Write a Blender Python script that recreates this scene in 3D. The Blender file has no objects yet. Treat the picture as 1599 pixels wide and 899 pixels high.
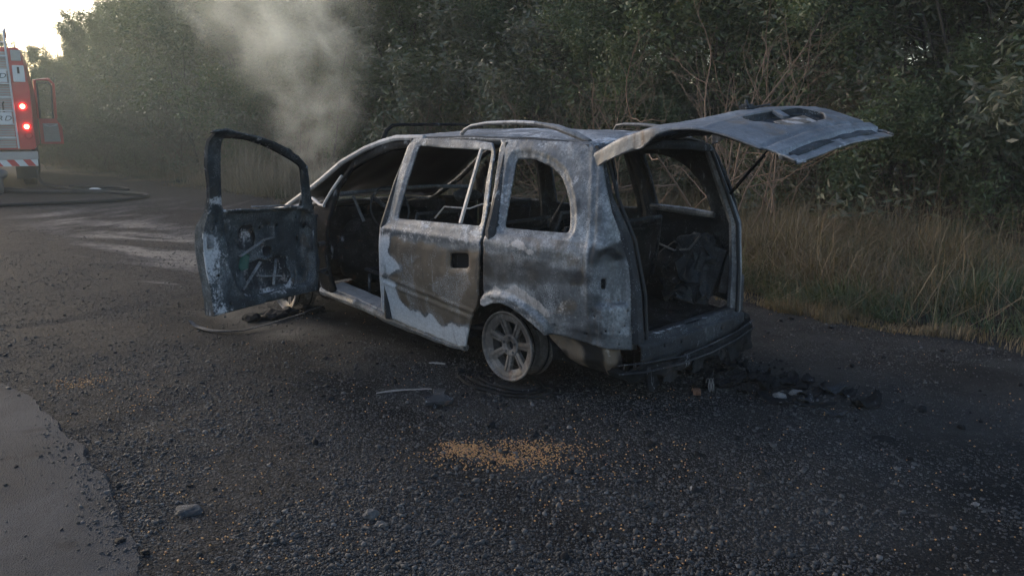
import bpy, bmesh, math, random
import numpy as np
from mathutils import Vector, Matrix, geometry, noise as mnoise
R_ = math.radians
sc = bpy.context.scene
COL = sc.collection

# ------------------------------------------------------------------ camera
cam = bpy.data.cameras.new("camera"); camo = bpy.data.objects.new("camera", cam); COL.objects.link(camo)
camo.location = (0, 0, 1.554); camo.rotation_euler = (R_(90 - 11.505), 0, 0)
cam.sensor_width = 36; cam.lens = 28.39; cam.clip_start = .05; cam.clip_end = 2000
sc.camera = camo
# ------------------------------------------------------------------ world, sun
SUN_AZ = R_(-48)      # clockwise from +Y: low sun beyond the trees at upper left
SUN_EL = R_(20)
w = bpy.data.worlds.new("World"); sc.world = w; w.use_nodes = True
nt = w.node_tree; nt.nodes.clear()
out = nt.nodes.new("ShaderNodeOutputWorld"); bg = nt.nodes.new("ShaderNodeBackground"); sky = nt.nodes.new("ShaderNodeTexSky")
sky.sky_type = 'NISHITA'; sky.sun_disc = False; sky.sun_elevation = SUN_EL; sky.sun_rotation = SUN_AZ
sky.air_density = 1.0; sky.dust_density = 2.0; sky.ozone_density = 1.0; sky.altitude = 50
bg.inputs[1].default_value = .12
nt.links.new(sky.outputs[0], bg.inputs[0]); nt.links.new(bg.outputs[0], out.inputs[0])
sun = bpy.data.lights.new("sun", 'SUN'); suno = bpy.data.objects.new("sun", sun); COL.objects.link(suno)
sun.energy = .30; sun.angle = R_(16); sun.color = (1, .91, .83)
sd = Vector((math.sin(SUN_AZ) * math.cos(SUN_EL), math.cos(SUN_AZ) * math.cos(SUN_EL), math.sin(SUN_EL)))
suno.rotation_euler = sd.to_track_quat('Z', 'Y').to_euler(); suno.location = sd * 60
sc.view_settings.view_transform = 'Standard'; sc.view_settings.look = 'None'; sc.view_settings.gamma = 1
sc.view_settings.use_curve_mapping = False
sc.view_settings.exposure = 1.62
sc.render.engine = 'CYCLES'
sc.cycles.use_denoising = True
sc.cycles.max_bounces = 6; sc.cycles.diffuse_bounces = 3; sc.cycles.glossy_bounces = 3; sc.cycles.transparent_max_bounces = 8
sc.cycles.volume_bounces = 1; sc.cycles.volume_step_rate = 1.0; sc.cycles.volume_max_steps = 96

# ------------------------------------------------------------------ helpers
def tag(o, label=None, cat=None, group=None, kind=None):
    if label: o['label'] = label
    if cat: o['category'] = cat
    if group: o['group'] = group
    if kind: o['kind'] = kind
    return o
def empty(name, loc=(0, 0, 0), rz=0, parent=None):
    o = bpy.data.objects.new(name, None); COL.objects.link(o); o.location = loc; o.rotation_euler = (0, 0, rz)
    o.empty_display_size = .2
    if parent: o.parent = parent
    return o
def addobj(name, me, mat=None, parent=None, smooth=False):
    o = bpy.data.objects.new(name, me); COL.objects.link(o)
    if mat and not me.materials: me.materials.append(mat)
    if parent: o.parent = parent
    if smooth:
        me.polygons.foreach_set('use_smooth', [True] * len(me.polygons))
    return o
def mesh_np(name, V, F, mat=None, parent=None, smooth=False, n=None):
    """V (k,3), F (m,n) arrays -> object"""
    V = np.asarray(V, np.float32); F = np.asarray(F, np.int32)
    me = bpy.data.meshes.new(name)
    me.vertices.add(len(V)); me.vertices.foreach_set('co', V.ravel())
    me.loops.add(F.size); me.loops.foreach_set('vertex_index', F.ravel())
    me.polygons.add(len(F)); me.polygons.foreach_set('loop_start', np.arange(len(F), dtype=np.int32) * F.shape[1])
    me.polygons.foreach_set('loop_total', np.full(len(F), F.shape[1], np.int32))
    me.update(calc_edges=True)
    return addobj(name, me, mat, parent, smooth)
class MB:
    def __init__(s): s.bm = bmesh.new()
    def box(s, c, d, rot=None, bev=0):
        M = Matrix.Translation(c) @ (rot.to_4x4() if rot else Matrix.Identity(4)) @ Matrix.Diagonal((d[0], d[1], d[2], 1))
        r = bmesh.ops.create_cube(s.bm, size=1, matrix=M)
        if bev:
            es = list({e for v in r['verts'] for e in v.link_edges})
            bmesh.ops.bevel(s.bm, geom=es, offset=bev, segments=2, affect='EDGES')
        return s
    def bar(s, a, b, wd, th=None):
        a = Vector(a); b = Vector(b); d = b - a
        q = d.to_track_quat('X', 'Z').to_matrix()
        return s.box((a + b) / 2, (d.length, wd, th or wd), q)
    def tube(s, pts, rad, n=8, caps=True, flat=1.0):
        pts = [Vector(p) for p in pts]
        if not hasattr(rad, '__len__'): rad = [rad] * len(pts)
        rings = []; up = None
        for i, p in enumerate(pts):
            t = (pts[min(i + 1, len(pts) - 1)] - pts[max(i - 1, 0)])
            if t.length < 1e-6: t = Vector((0, 0, 1))
            t.normalize()
            if up is None:
                up = Vector((0, 0, 1)) if abs(t.z) < .9 else Vector((1, 0, 0))
            x = t.cross(up).normalized(); y = x.cross(t).normalized(); up = y
            rings.append([s.bm.verts.new(p + (x * math.cos(a) + y * math.sin(a) * flat) * rad[i]) for a in [2 * math.pi * k / n for k in range(n)]])
        for A, B in zip(rings, rings[1:]):
            for k in range(n):
                s.bm.faces.new((A[k], A[(k + 1) % n], B[(k + 1) % n], B[k]))
        if caps and n > 2:
            s.bm.faces.new(rings[0][::-1]); s.bm.faces.new(rings[-1])
        return s
    def lathe(s, prof, n=48, axis='Y', c=(0, 0, 0)):
        rings = []
        for r, h in prof:
            ring = []
            for k in range(n):
                a = 2 * math.pi * k / n
                p = (r * math.cos(a), h, r * math.sin(a)) if axis == 'Y' else (r * math.cos(a), r * math.sin(a), h)
                ring.append(s.bm.verts.new(Vector(p) + Vector(c)))
            rings.append(ring)
        for A, B in zip(rings, rings[1:]):
            for k in range(n): s.bm.faces.new((A[k], A[(k + 1) % n], B[(k + 1) % n], B[k]))
        return s
    def poly(s, pts): s.bm.faces.new([s.bm.verts.new(p) for p in pts]); return s
    def prism(s, pts, vec):
        a = [s.bm.verts.new(p) for p in pts]; b = [s.bm.verts.new(Vector(p) + Vector(vec)) for p in pts]
        s.bm.faces.new(a[::-1]); s.bm.faces.new(b)
        for i in range(len(a)): s.bm.faces.new((a[i], a[(i + 1) % len(a)], b[(i + 1) % len(a)], b[i]))
        return s
    def jitter(s, amp, sc_=6):
        for v in s.bm.verts:
            v.co += Vector(mnoise.noise_vector(v.co * sc_)) * amp
        return s
    def build(s, name, mat, parent=None, smooth=False):
        bmesh.ops.recalc_face_normals(s.bm, faces=s.bm.faces)
        me = bpy.data.meshes.new(name); s.bm.to_mesh(me); s.bm.free()
        o = addobj(name, me, mat, parent)
        if smooth:
            me.polygons.foreach_set('use_smooth', [True] * len(me.polygons))
            me.set_sharp_from_angle(angle=R_(38))
        return o

# ------------------------------------------------------------------ materials
class NG:
    """tiny node builder"""
    def __init__(s, name):
        s.m = bpy.data.materials.new(name); s.m.use_nodes = True; s.t = s.m.node_tree; s.t.nodes.clear()
        s.out = s.t.nodes.new('ShaderNodeOutputMaterial')
        s.tc = s.t.nodes.new('ShaderNodeTexCoord'); s.obj = s.tc.outputs['Object']
    def n(s, typ, **kw):
        nd = s.t.nodes.new(typ)
        for k, v in kw.items():
            if k.startswith('i_'):
                key = k[2:]; key = int(key) if key.isdigit() else key
                s.set(nd.inputs[key], v)
            else: setattr(nd, k, v)
        return nd
    def set(s, inp, v):
        if isinstance(v, bpy.types.NodeSocket): s.t.links.new(v, inp)
        else:
            if hasattr(inp.default_value, '__len__') and isinstance(v, (tuple, list)) and len(v) == 3 and len(inp.default_value) == 4: v = (*v, 1)
            inp.default_value = v
    def noise(s, scale, detail=4, rough=.55, dist=0, vec=None, col=False):
        nd = s.n('ShaderNodeTexNoise'); nd.inputs['Scale'].default_value = scale; nd.inputs['Detail'].default_value = detail
        nd.inputs['Roughness'].default_value = rough; nd.inputs['Distortion'].default_value = dist
        s.t.links.new(vec or s.obj, nd.inputs['Vector'])
        return nd.outputs['Color' if col else 'Fac']
    def vor(s, scale, feature='F1', out='Distance', vec=None, rnd=1):
        nd = s.n('ShaderNodeTexVoronoi', feature=feature); nd.inputs['Scale'].default_value = scale
        nd.inputs['Randomness'].default_value = rnd
        s.t.links.new(vec or s.obj, nd.inputs['Vector']); return nd.outputs[out]
    def math(s, op, a, b=0, c=0, clamp=False):
        nd = s.n('ShaderNodeMath', operation=op); nd.use_clamp = clamp
        s.set(nd.inputs[0], a); s.set(nd.inputs[1], b)
        if op in('MULTIPLY_ADD', 'SMOOTH_MIN', 'COMPARE'): s.set(nd.inputs[2], c)
        return nd.outputs[0]
    def step(s, v, a, b, o0=0, o1=1):
        nd = s.n('ShaderNodeMapRange', interpolation_type='SMOOTHSTEP')
        for i, x in enumerate((v, a, b, o0, o1)): s.set(nd.inputs[i], x)
        return nd.outputs[0]
    def mix(s, f, a, b, mode='MIX'):
        nd = s.n('ShaderNodeMix', data_type='RGBA', blend_type=mode)
        s.set(nd.inputs['Factor'], f); s.set(nd.inputs[6], a); s.set(nd.inputs[7], b); return nd.outputs[2]
    def ramp(s, f, stops):
        nd = s.n('ShaderNodeValToRGB'); s.set(nd.inputs[0], f); e = nd.color_ramp.elements
        while len(e) < len(stops): e.new(.5)
        for el, (p, c) in zip(e, stops): el.position = p; el.color = (*c, 1)
        return nd.outputs[0]
    def bump(s, h, strength=.5, dist=.01, nrm=None):
        nd = s.n('ShaderNodeBump'); nd.inputs['Strength'].default_value = strength; nd.inputs['Distance'].default_value = dist
        s.set(nd.inputs['Height'], h)
        if nrm: s.t.links.new(nrm, nd.inputs['Normal'])
        return nd.outputs[0]
    def attr(s, name):
        nd = s.n('ShaderNodeAttribute', attribute_name=name); return nd
    def sep(s, v):
        nd = s.n('ShaderNodeSeparateXYZ'); s.t.links.new(v, nd.inputs[0]); return nd.outputs
    def bsdf(s, col, rough=.6, metal=0, spec=.5, nrm=None, **kw):
        b = s.n('ShaderNodeBsdfPrincipled')
        s.set(b.inputs['Base Color'], col); s.set(b.inputs['Roughness'], rough); s.set(b.inputs['Metallic'], metal)
        s.set(b.inputs['Specular IOR Level'], spec)
        if nrm: s.t.links.new(nrm, b.inputs['Normal'])
        for k, v in kw.items(): s.set(b.inputs[k], v)
        s.t.links.new(b.outputs[0], s.out.inputs[0]); return b

def burnt(name, lo, mid, hi, bias=0.0, metal=.25, rough=.5, ash=(.50, .50, .525), soot=(.010, .010, .011), rust=.25, flake=1.0, spec=.25, crack=0.0):
    g = NG(name)
    at = g.attr('burn'); A = g.sep(at.outputs['Vector'])
    n1 = g.noise(2.6, 6, .6, .4); n2 = g.noise(13, 8, .65, .3); n3 = g.noise(70, 5, .6); n4 = g.noise(5, 5, .6, 1.2)
    f = g.math('ADD', g.math('MULTIPLY', n1, .65), g.math('MULTIPLY', n2, .35))
    f = g.math('ADD', f, g.math('MULTIPLY', g.math('SUBTRACT', n3, .5), .30)); f = g.math('ADD', f, bias)
    c = g.ramp(f, [(.30, lo), (.50, mid), (.68, hi)])
    # rust / heat brown
    br = g.step(g.math('ADD', A[2], g.math('MULTIPLY', g.math('SUBTRACT', n4, .5), .9)), .38, .72)
    c = g.mix(br, c, g.mix(n2, (.070, .053, .038), (.18, .138, .105)))
    rs = g.step(n4, .62, .74, 0, rust); c = g.mix(rs, c, (.13, .06, .035))
    # ash white
    e = g.math('ADD', A[0], g.math('MULTIPLY', g.math('SUBTRACT', n2, .5), .8)); e = g.math('ADD', e, g.math('MULTIPLY', g.math('SUBTRACT', n4, .5), .55)); e = g.math('ADD', e, g.math('MULTIPLY', g.math('SUBTRACT', n3, .5), .35))
    am = g.step(e, .45, .62)
    ac = g.mix(g.step(A[2], .05, .5), ash, (.42, .365, .34)); ac = g.mix(g.step(n3, .35, .7), g.mix(.35, ac, (.1, .1, .1)), ac)
    c = g.mix(g.math('MULTIPLY', am, .92), c, ac)
    # blistered flakes
    v = g.vor(95)
    fl = g.math('MULTIPLY', g.step(v, .30, .16), g.step(n2, .50, .60)); fl = g.math('MULTIPLY', fl, .55 * flake)
    c = g.mix(fl, c, (.34, .35, .38))
    v2 = g.vor(48); fd = g.math('MULTIPLY', g.step(v2, .22, .10), g.step(n1, .48, .58)); c = g.mix(g.math('MULTIPLY', fd, .5 * flake), c, (.03, .03, .034))
    sv = g.n('ShaderNodeMapping'); g.t.links.new(g.obj, sv.inputs[0]); sv.inputs['Scale'].default_value = (9, 9, 1.1)
    st = g.noise(2.2, 5, .65, .3, vec=sv.outputs[0]); stm = g.step(st, .52, .66, 0, .55); c = g.mix(g.math('MULTIPLY', stm, g.step(n1, .42, .6)), c, (.035, .034, .034))
    stl = g.step(st, .40, .30, 0, .45); c = g.mix(g.math('MULTIPLY', stl, g.step(n4, .45, .6)), c, ash)
    cr = g.vor(85, 'DISTANCE_TO_EDGE', vec=g.n('ShaderNodeVectorMath', operation='ADD', i_0=g.obj, i_1=g.n('ShaderNodeVectorMath', operation='SCALE', i_0=g.noise(16, 4, .6, col=True), i_Scale=.03).outputs[0]).outputs[0])
    crm = g.math('MULTIPLY', g.step(cr, .12, .03), g.step(g.noise(3.7, 4, .6, .5), .52, .60)); c = g.mix(g.math('MULTIPLY', crm, crack), c, (.42, .42, .44))
    # soot
    so = g.step(g.math('ADD', g.math('ADD', A[1], g.math('MULTIPLY', g.math('SUBTRACT', n2, .5), .6)), g.math('MULTIPLY', g.math('SUBTRACT', n4, .5), .5)), .30, .85)
    c = g.mix(g.math('MULTIPLY', so, .95), c, soot)
    h = g.math('ADD', g.math('MULTIPLY', n2, .5), g.math('MULTIPLY', n3, .25)); h = g.math('ADD', h, g.math('MULTIPLY', am, .25)); h = g.math('ADD', h, fl)
    g.bsdf(c, g.step(n2, .3, .7, rough - .12, rough + .18), g.math('MULTIPLY', g.math('SUBTRACT', 1, am), metal), spec, g.bump(h, .6, .0045))
    return g.m
M = {}
M['body'] = burnt('burnt_body_steel', (.030, .030, .033), (.115, .118, .127), (.33, .335, .35), soot=(.028, .028, .030), crack=.45, rust=.5)
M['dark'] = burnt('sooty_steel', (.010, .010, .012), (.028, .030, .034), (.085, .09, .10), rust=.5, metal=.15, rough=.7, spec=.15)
M['door_in'] = burnt('charred_inner_door', (.012, .014, .016), (.035, .042, .048), (.12, .135, .145), rust=.35, metal=.2, rough=.6, crack=.2)
M['int'] = burnt('charred_interior', (.004, .004, .0045), (.009, .009, .0095), (.035, .033, .033), rust=.7, metal=.0, flake=.6, rough=.9, spec=.06)
M['rim'] = burnt('burnt_alloy', (.030, .026, .024), (.10, .086, .079), (.25, .225, .21), rust=.5, metal=.2, spec=.15)
M['pale'] = burnt('ash_coated_steel', (.20, .19, .19), (.36, .33, .32), (.55, .50, .48), rust=.1, metal=.1)
M['rail'] = burnt('burnt_rail', (.06, .055, .055), (.14, .13, .125), (.24, .225, .22), rust=.1, metal=.2)
M['black'] = burnt('charred_plastic', (.004, .004, .005), (.010, .010, .011), (.018, .018, .020), rust=0, metal=0, rough=.85, flake=.1, spec=.12)
M['gate'] = burnt('burnt_tailgate_steel', (.06, .062, .068), (.125, .13, .143), (.24, .25, .27), rust=.15, metal=.3, rough=.42)

def simple(name, c, rough=.6, metal=0, nscale=12, var=.35, bmp=.2, bscale=60, spec=.4):
    g = NG(name); n = g.noise(nscale, 5, .6); n2 = g.noise(bscale, 4)
    d = tuple(x * (1 - var) for x in c); l = tuple(min(1, x * (1 + var)) for x in c)
    g.bsdf(g.mix(n, d, l), rough, metal, spec, g.bump(n2, bmp, .004)); return g.m
M['glass'] = simple('sooted_glass', (.006, .006, .008), .30, 0, 5, .4, .1)
M['red'] = simple('red_truck_paint', (.45, .022, .026), .35, 0, 3, .2, .02)
M['white'] = simple('white_paint', (.55, .55, .55), .4, 0, 3, .15, .05)
M['redstripe'] = simple('red_reflective_stripe', (.45, .03, .03), .5, 0, 3, .15, .05)
M['alu'] = simple('aluminium', (.45, .46, .48), .45, .4, 8, .15, .1)
M['shutter'] = simple('roller_shutter_grey', (.30, .28, .27), .5, .2, 8, .15, .1)
M['rubber'] = simple('black_rubber', (.012, .012, .014), .7, 0, 20, .3, .3)
M['hose'] = simple('black_hose', (.007, .008, .010), .8, 0, 20, .3, .3)
M['greycloth'] = simple('grey_cloth', (.10, .10, .10), .9, 0, 20, .3, .4)
M['letter'] = simple('dark_lettering', (.02, .025, .03), .5)
M['bark'] = simple('bark', (.055, .045, .036), .9, 0, 14, .4, .8, 40)
M['drytwig'] = simple('dry_twig', (.15, .095, .065), .9, 0, 5, .3, .5, 40)
M['stickm'] = simple('pale_stick', (.20, .18, .17), .9, 0, 25, .3, .5, 40)
M['wood'] = simple('green_plastic_remnant', (.03, .08, .065), .7, 0, 25, .4, .5, 40)
def emis(name, c, s):
    g = NG(name); e = g.n('ShaderNodeEmission'); e.inputs[0].default_value = (*c, 1); e.inputs[1].default_value = s
    g.t.links.new(e.outputs[0], g.out.inputs[0]); return g.m
M['lampglow'] = emis('tail_lamp_glow', (1, .10, .05), 14)
M['lampred'] = emis('tail_lamp_lens', (1, .01, .015), 1.6)
def leafmat(name, cols, transl=.35, rough=.55):
    g = NG(name); geo = g.n('ShaderNodeNewGeometry'); oi = g.n('ShaderNodeObjectInfo')
    cl = g.noise(.9, 3, .6, vec=g.tc.outputs['Object'])
    f = g.math('ADD', g.math('MULTIPLY', geo.outputs['Random Per Island'], .6), g.math('MULTIPLY', cl, .4))
    f = g.math('ADD', f, g.math('MULTIPLY', g.math('SUBTRACT', oi.outputs['Random'], .5), .25))
    n = len(cols); c = g.ramp(f, [((i + .5) / n, x) for i, x in enumerate(cols)])
    b = g.bsdf(c, rough, 0, .45)
    tr = g.n('ShaderNodeBsdfTranslucent'); g.set(tr.inputs[0], g.mix(.5, c, (.10, .12, .02)))
    mx = g.n('ShaderNodeMixShader'); mx.inputs[0].default_value = transl
    g.t.links.new(b.outputs[0], mx.inputs[1]); g.t.links.new(tr.outputs[0], mx.inputs[2]); g.t.links.new(mx.outputs[0], g.out.inputs[0])
    return g.m
M['leaf'] = leafmat('green_leaves', [(.048, .070, .028), (.088, .118, .048), (.125, .158, .068), (.155, .18, .085), (.20, .165, .080)])
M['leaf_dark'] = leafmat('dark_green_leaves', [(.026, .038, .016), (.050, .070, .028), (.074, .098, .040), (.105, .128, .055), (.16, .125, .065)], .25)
M['leaf_dry'] = leafmat('dried_leaves', [(.05, .035, .025), (.09, .06, .042), (.13, .085, .06), (.10, .09, .05), (.06, .065, .035)], .2)
M['leaf_grey'] = leafmat('grey_green_weeds', [(.05, .06, .035), (.08, .09, .055), (.11, .115, .075), (.13, .115, .08), (.10, .085, .06)], .25)
M['grass'] = leafmat('verge_grass', [(.020, .034, .015), (.032, .052, .022), (.045, .068, .030), (.060, .078, .036), (.085, .072, .042)], .25)
M['straw'] = leafmat('dry_straw', [(.075, .048, .026), (.125, .082, .044), (.19, .128, .068), (.12, .085, .045), (.06, .055, .026)], .2)
M['corn'] = leafmat('corn_kernels', [(.24, .10, .03), (.36, .17, .05), (.42, .22, .08), (.28, .12, .05), (.15, .07, .04)], .05, .5)
M['stone'] = leafmat('gravel_stones', [(.009, .0088, .0092), (.017, .0165, .0175), (.031, .030, .031), (.058, .056, .057), (.16, .152, .150)], .0, .8)

# ------------------------------------------------------------------ ground
rng = np.random.default_rng(7); random.seed(7)
CX, CY, YAW = .532, 5.34, R_(135)
def c2w(x, y):
    return (CX + x * math.cos(YAW) - y * math.sin(YAW), CY + x * math.sin(YAW) + y * math.cos(YAW))
def w2c_np(X, Y):
    c, s = math.cos(YAW), math.sin(YAW); return (X - CX) * c + (Y - CY) * s, -(X - CX) * s + (Y - CY) * c
VERGE = np.array([(9, 3.2), (5.2, 5.0), (3.65, 5.56), (2.9, 5.95), (2.2, 7.0), (1.3, 9.2), (-.5, 12.2), (-3, 15.2), (-5.5, 17.4), (-9.0, 21.5), (-16, 28), (-24, 36)])
TREEL = np.array([(16, 7), (11, 8.6), (7, 10.2), (5.1, 11.0), (4, 13), (1.5, 15.6), (-2, 18.2), (-6, 20.6), (-9.5, 23.8), (-15.6, 29.5), (-24, 39)])
def polydist(P, L):
    """signed distance to polyline (positive on the far/right side)"""
    best = np.full(len(P), 1e9); sg = np.ones(len(P))
    for a, b in zip(L[:-1], L[1:]):
        d = b - a; t = np.clip(((P - a) @ d) / (d @ d), 0, 1); q = P - (a + t[:, None] * d)
        dd = np.hypot(q[:, 0], q[:, 1]); cr = d[0] * (P[:, 1] - a[1]) - d[1] * (P[:, 0] - a[0])
        m = dd < best; best[m] = dd[m]; sg[m] = np.where(cr[m] < 0, 1, -1)
    return best * sg
def vnoise(P, scale, seed=0, octv=4):
    r = np.random.default_rng(seed); out_ = np.zeros(len(P)); amp = 1; tot = 0
    for o in range(octv):
        T = r.random((64, 64)); q = P / scale * 2 ** o; i = np.floor(q).astype(int); f = q - i; f = f * f * (3 - 2 * f)
        a = T[i[:, 0] % 64, i[:, 1] % 64]; b = T[(i[:, 0] + 1) % 64, i[:, 1] % 64]; c = T[i[:, 0] % 64, (i[:, 1] + 1) % 64]; d = T[(i[:, 0] + 1) % 64, (i[:, 1] + 1) % 64]
        out_ += amp * ((a * (1 - f[:, 0]) + b * f[:, 0]) * (1 - f[:, 1]) + (c * (1 - f[:, 0]) + d * f[:, 0]) * f[:, 1]); tot += amp; amp *= .5
    return out_ / tot
def sstep(x, a, b): t = np.clip((x - a) / (b - a), 0, 1); return t * t * (3 - 2 * t)
def ground_h(P):
    d = polydist(P, VERGE)
    cx_, cy_ = w2c_np(P[:, 0], P[:, 1]); nearcar = np.exp(-(np.maximum(0, np.abs(cx_ - 1) - 1.9) ** 2 + np.maximum(0, np.abs(cy_) - .9) ** 2) / .5)
    h = (vnoise(P, 1.3, 1, 5) - .5) * .05 + (vnoise(P, .25, 2, 3) - .5) * .012
    rut = np.abs(vnoise(P @ np.array([[.9, .2], [-.3, 1]]), 2.2, 5, 2) - .5); h -= .012 * np.exp(-(rut / .03) ** 2)
    h = h * (1 - .8 * nearcar) - .008
    h += sstep(d, -.1, 1.2) * .07 + np.clip(d, 0, 30) * .012 + sstep(d, 0, .6) * (vnoise(P, .7, 9, 3) - .5) * .08
    return h
def axis_(lo, hi, fine_lo, fine_hi, fine, growth=1.18):
    a = list(np.arange(fine_lo, fine_hi, fine)); s_ = fine
    x = a[-1]
    while x < hi: s_ *= growth; x += s_; a.append(x)
    s_ = fine; x = a[0]
    while x > lo: s_ *= growth; x -= s_; a.insert(0, x)
    return np.array(a)
gx = axis_(-400, 400, -6, 6, .05); gy = axis_(-60, 500, 1.2, 11, .05)
GXX, GYY = np.meshgrid(gx, gy); GP = np.c_[GXX.ravel(), GYY.ravel()]
GZ_ = ground_h(GP)
gi = np.arange(len(GP)).reshape(GXX.shape)
GF = np.c_[gi[:-1, :-1].ravel(), gi[:-1, 1:].ravel(), gi[1:, 1:].ravel(), gi[1:, :-1].ravel()]
g = NG('gravel_ground')
at = g.attr('gm'); A = g.sep(at.outputs['Vector'])
va = g.n('ShaderNodeTexVoronoi'); va.inputs['Scale'].default_value = 75; g.t.links.new(g.obj, va.inputs['Vector'])
vb = g.n('ShaderNodeTexVoronoi'); vb.inputs['Scale'].default_value = 170; g.t.links.new(g.obj, vb.inputs['Vector'])
sa = g.sep(va.outputs['Color']); sb = g.sep(vb.outputs['Color'])
n1 = g.noise(1.1, 6, .6); n2 = g.noise(9, 6, .65); n3 = g.noise(60, 4)
f = g.math('ADD', g.math('MULTIPLY', sa[0], .35), g.math('MULTIPLY', sb[0], .35)); f = g.math('ADD', f, g.math('MULTIPLY', n2, .3))
c = g.ramp(f, [(.25, (.006, .0058, .0060)), (.48, (.0165, .0162, .0168)), (.66, (.034, .033, .034)), (.85, (.10, .097, .096))])
c = g.mix(g.step(n1, .45, .8, 0, .3), c, (.040, .038, .037))
c = g.mix(g.math('MULTIPLY', g.step(g.math('ADD', A[1], g.math('MULTIPLY', g.math('SUBTRACT', n2, .5), .7)), .3, .7), .8), c, g.mix(n2, (.034, .031, .031), (.105, .098, .100)))
c = g.mix(g.math('MULTIPLY', g.step(g.math('ADD', A[2], g.math('MULTIPLY', g.math('SUBTRACT', n2, .5), .6)), .35, .65), .85), c, g.mix(n3, (.040, .031, .022), (.105, .078, .056)))
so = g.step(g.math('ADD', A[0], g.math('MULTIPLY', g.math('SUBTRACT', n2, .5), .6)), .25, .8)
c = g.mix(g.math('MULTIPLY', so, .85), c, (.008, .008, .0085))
wet = g.math('MAXIMUM', g.step(g.math('ADD', A[0], g.math('MULTIPLY', g.math('SUBTRACT', n1, .5), 1.0)), .75, 1.2, 0, .4), g.step(g.math('ADD', A[1], g.math('MULTIPLY', g.math('SUBTRACT', n2, .5), 1.2)), .62, 1.0, 0, .28))
h = g.math('ADD', g.math('MULTIPLY', va.outputs['Distance'], -.8), g.math('MULTIPLY', vb.outputs['Distance'], -.4)); h = g.math('ADD', h, g.math('MULTIPLY', n2, .6))
h = g.math('MULTIPLY', h, g.math('SUBTRACT', 1, g.math('MULTIPLY', wet, .9)))
g.bsdf(c, g.math('SUBTRACT', .85, g.math('MULTIPLY', wet, .75)), 0, g.math('ADD', .06, g.math('MULTIPLY', wet, .4)), g.bump(h, 1.0, .010))
M['ground'] = g.m
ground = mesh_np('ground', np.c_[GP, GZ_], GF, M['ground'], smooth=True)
tag(ground, 'dark gravel ground, sooty and wet around the burnt minivan', kind='structure')
cxg, cyg = w2c_np(GP[:, 0], GP[:, 1])
dcar = np.hypot(np.maximum(0, np.abs(cxg - .8) - 2.1), np.maximum(0, np.abs(cyg) - .8))
nz = vnoise(GP, 1.6, 21, 4)
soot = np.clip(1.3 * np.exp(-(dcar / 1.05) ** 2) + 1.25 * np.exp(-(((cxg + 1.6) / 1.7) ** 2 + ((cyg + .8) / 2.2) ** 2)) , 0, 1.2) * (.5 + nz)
soot += .55 * np.exp(-(((GP[:, 0] - 2.6) / 1.7) ** 2 + ((GP[:, 1] - 4.6) / 1.9) ** 2)) * (.6 + .8 * nz)  # real soot behind the car plus right-side shade painted into the ground colour
# darker, glossier patches in the foreground
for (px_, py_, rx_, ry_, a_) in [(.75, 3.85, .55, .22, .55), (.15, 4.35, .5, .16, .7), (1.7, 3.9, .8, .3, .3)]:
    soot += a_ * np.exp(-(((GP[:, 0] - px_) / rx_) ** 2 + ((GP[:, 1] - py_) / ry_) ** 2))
def seg_d(P, a, b_):
    a = np.array(a); b_ = np.array(b_); d = b_ - a; t = np.clip(((P - a) @ d) / (d @ d), 0, 1); q = P - (a + t[:, None] * d); return np.hypot(q[:, 0], q[:, 1])
mud = np.exp(-(seg_d(GP, (-8, 14.0), (-2.6, 8.9)) / 1.0) ** 2) * .95 + np.exp(-(seg_d(GP, (-5.5, 10.6), (-2.4, 8.2)) / .7) ** 2) * .5 + np.exp(-(seg_d(GP, (-4.2, 7.7), (-3.5, 7.85)) / .2) ** 2) * .9 + np.exp(-(seg_d(GP, (-8, 16.5), (-3, 14.5)) / 2.2) ** 2) * .6
rdg = 1 - np.abs(vnoise(np.c_[GP[:, 0] * .45 + GP[:, 1] * .35, GP[:, 1] * 1.3 + GP[:, 0] * .5], .8, 55, 5) * 2 - 1) * 3.2
mud *= .18 + .95 * np.clip(rdg, 0, 1)
gr = sstep(polydist(GP, VERGE) + (vnoise(GP, .8, 33, 4) - .5) * 1.0, -.15, .35)
mud *= (1 - gr)
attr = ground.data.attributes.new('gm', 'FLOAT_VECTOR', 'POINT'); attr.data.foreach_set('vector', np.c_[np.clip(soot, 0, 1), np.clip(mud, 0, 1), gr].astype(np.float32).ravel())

# asphalt edge of the road, lower left
edge = [(-6.5, 5.15), (-4.6, 5.0), (-3.6, 4.85), (-3.11, 4.70), (-2.78, 4.45), (-2.45, 4.08), (-2.12, 3.72), (-1.86, 3.40), (-1.66, 3.12), (-1.47, 2.85), (-1.31, 2.60), (-1.20, 2.35), (-1.05, 2.0), (-.9, 1.5), (-.8, .5), (-.7, -3), (-.6, -20)]
ep = []
for (a, b) in zip(edge[:-1], edge[1:]):
    L = math.dist(a, b); n_ = max(1, int(L / .015)) if L < 1.2 else 8
    for k in range(n_):
        t = k / n_; x = a[0] + (b[0] - a[0]) * t; y = a[1] + (b[1] - a[1]) * t
        j = mnoise.noise(Vector((x * 3, y * 3, 0))) * .03 + mnoise.noise(Vector((x * 9, y * 9, 3))) * .012 + mnoise.noise(Vector((x * 31, y * 31, 5))) * .008
        ep.append((x + j, y + j * .6))
road_poly = ep + [(-.6, -20), (-60, -20), (-60, 14), (-20, 8)]
g = NG('worn_asphalt')
n1 = g.noise(1.6, 6, .6, .6); n2 = g.noise(90, 4, .7); vv = g.vor(140); n3 = g.noise(4, 6, .6)
c = g.ramp(g.math('ADD', g.math('MULTIPLY', n1, .6), g.math('MULTIPLY', n2, .4)), [(.32, (.019, .0195, .022)), (.5, (.034, .035, .039)), (.72, (.062, .063, .070))])
c = g.mix(g.step(n3, .56, .64, 0, .6), c, (.013, .013, .014))
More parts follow.
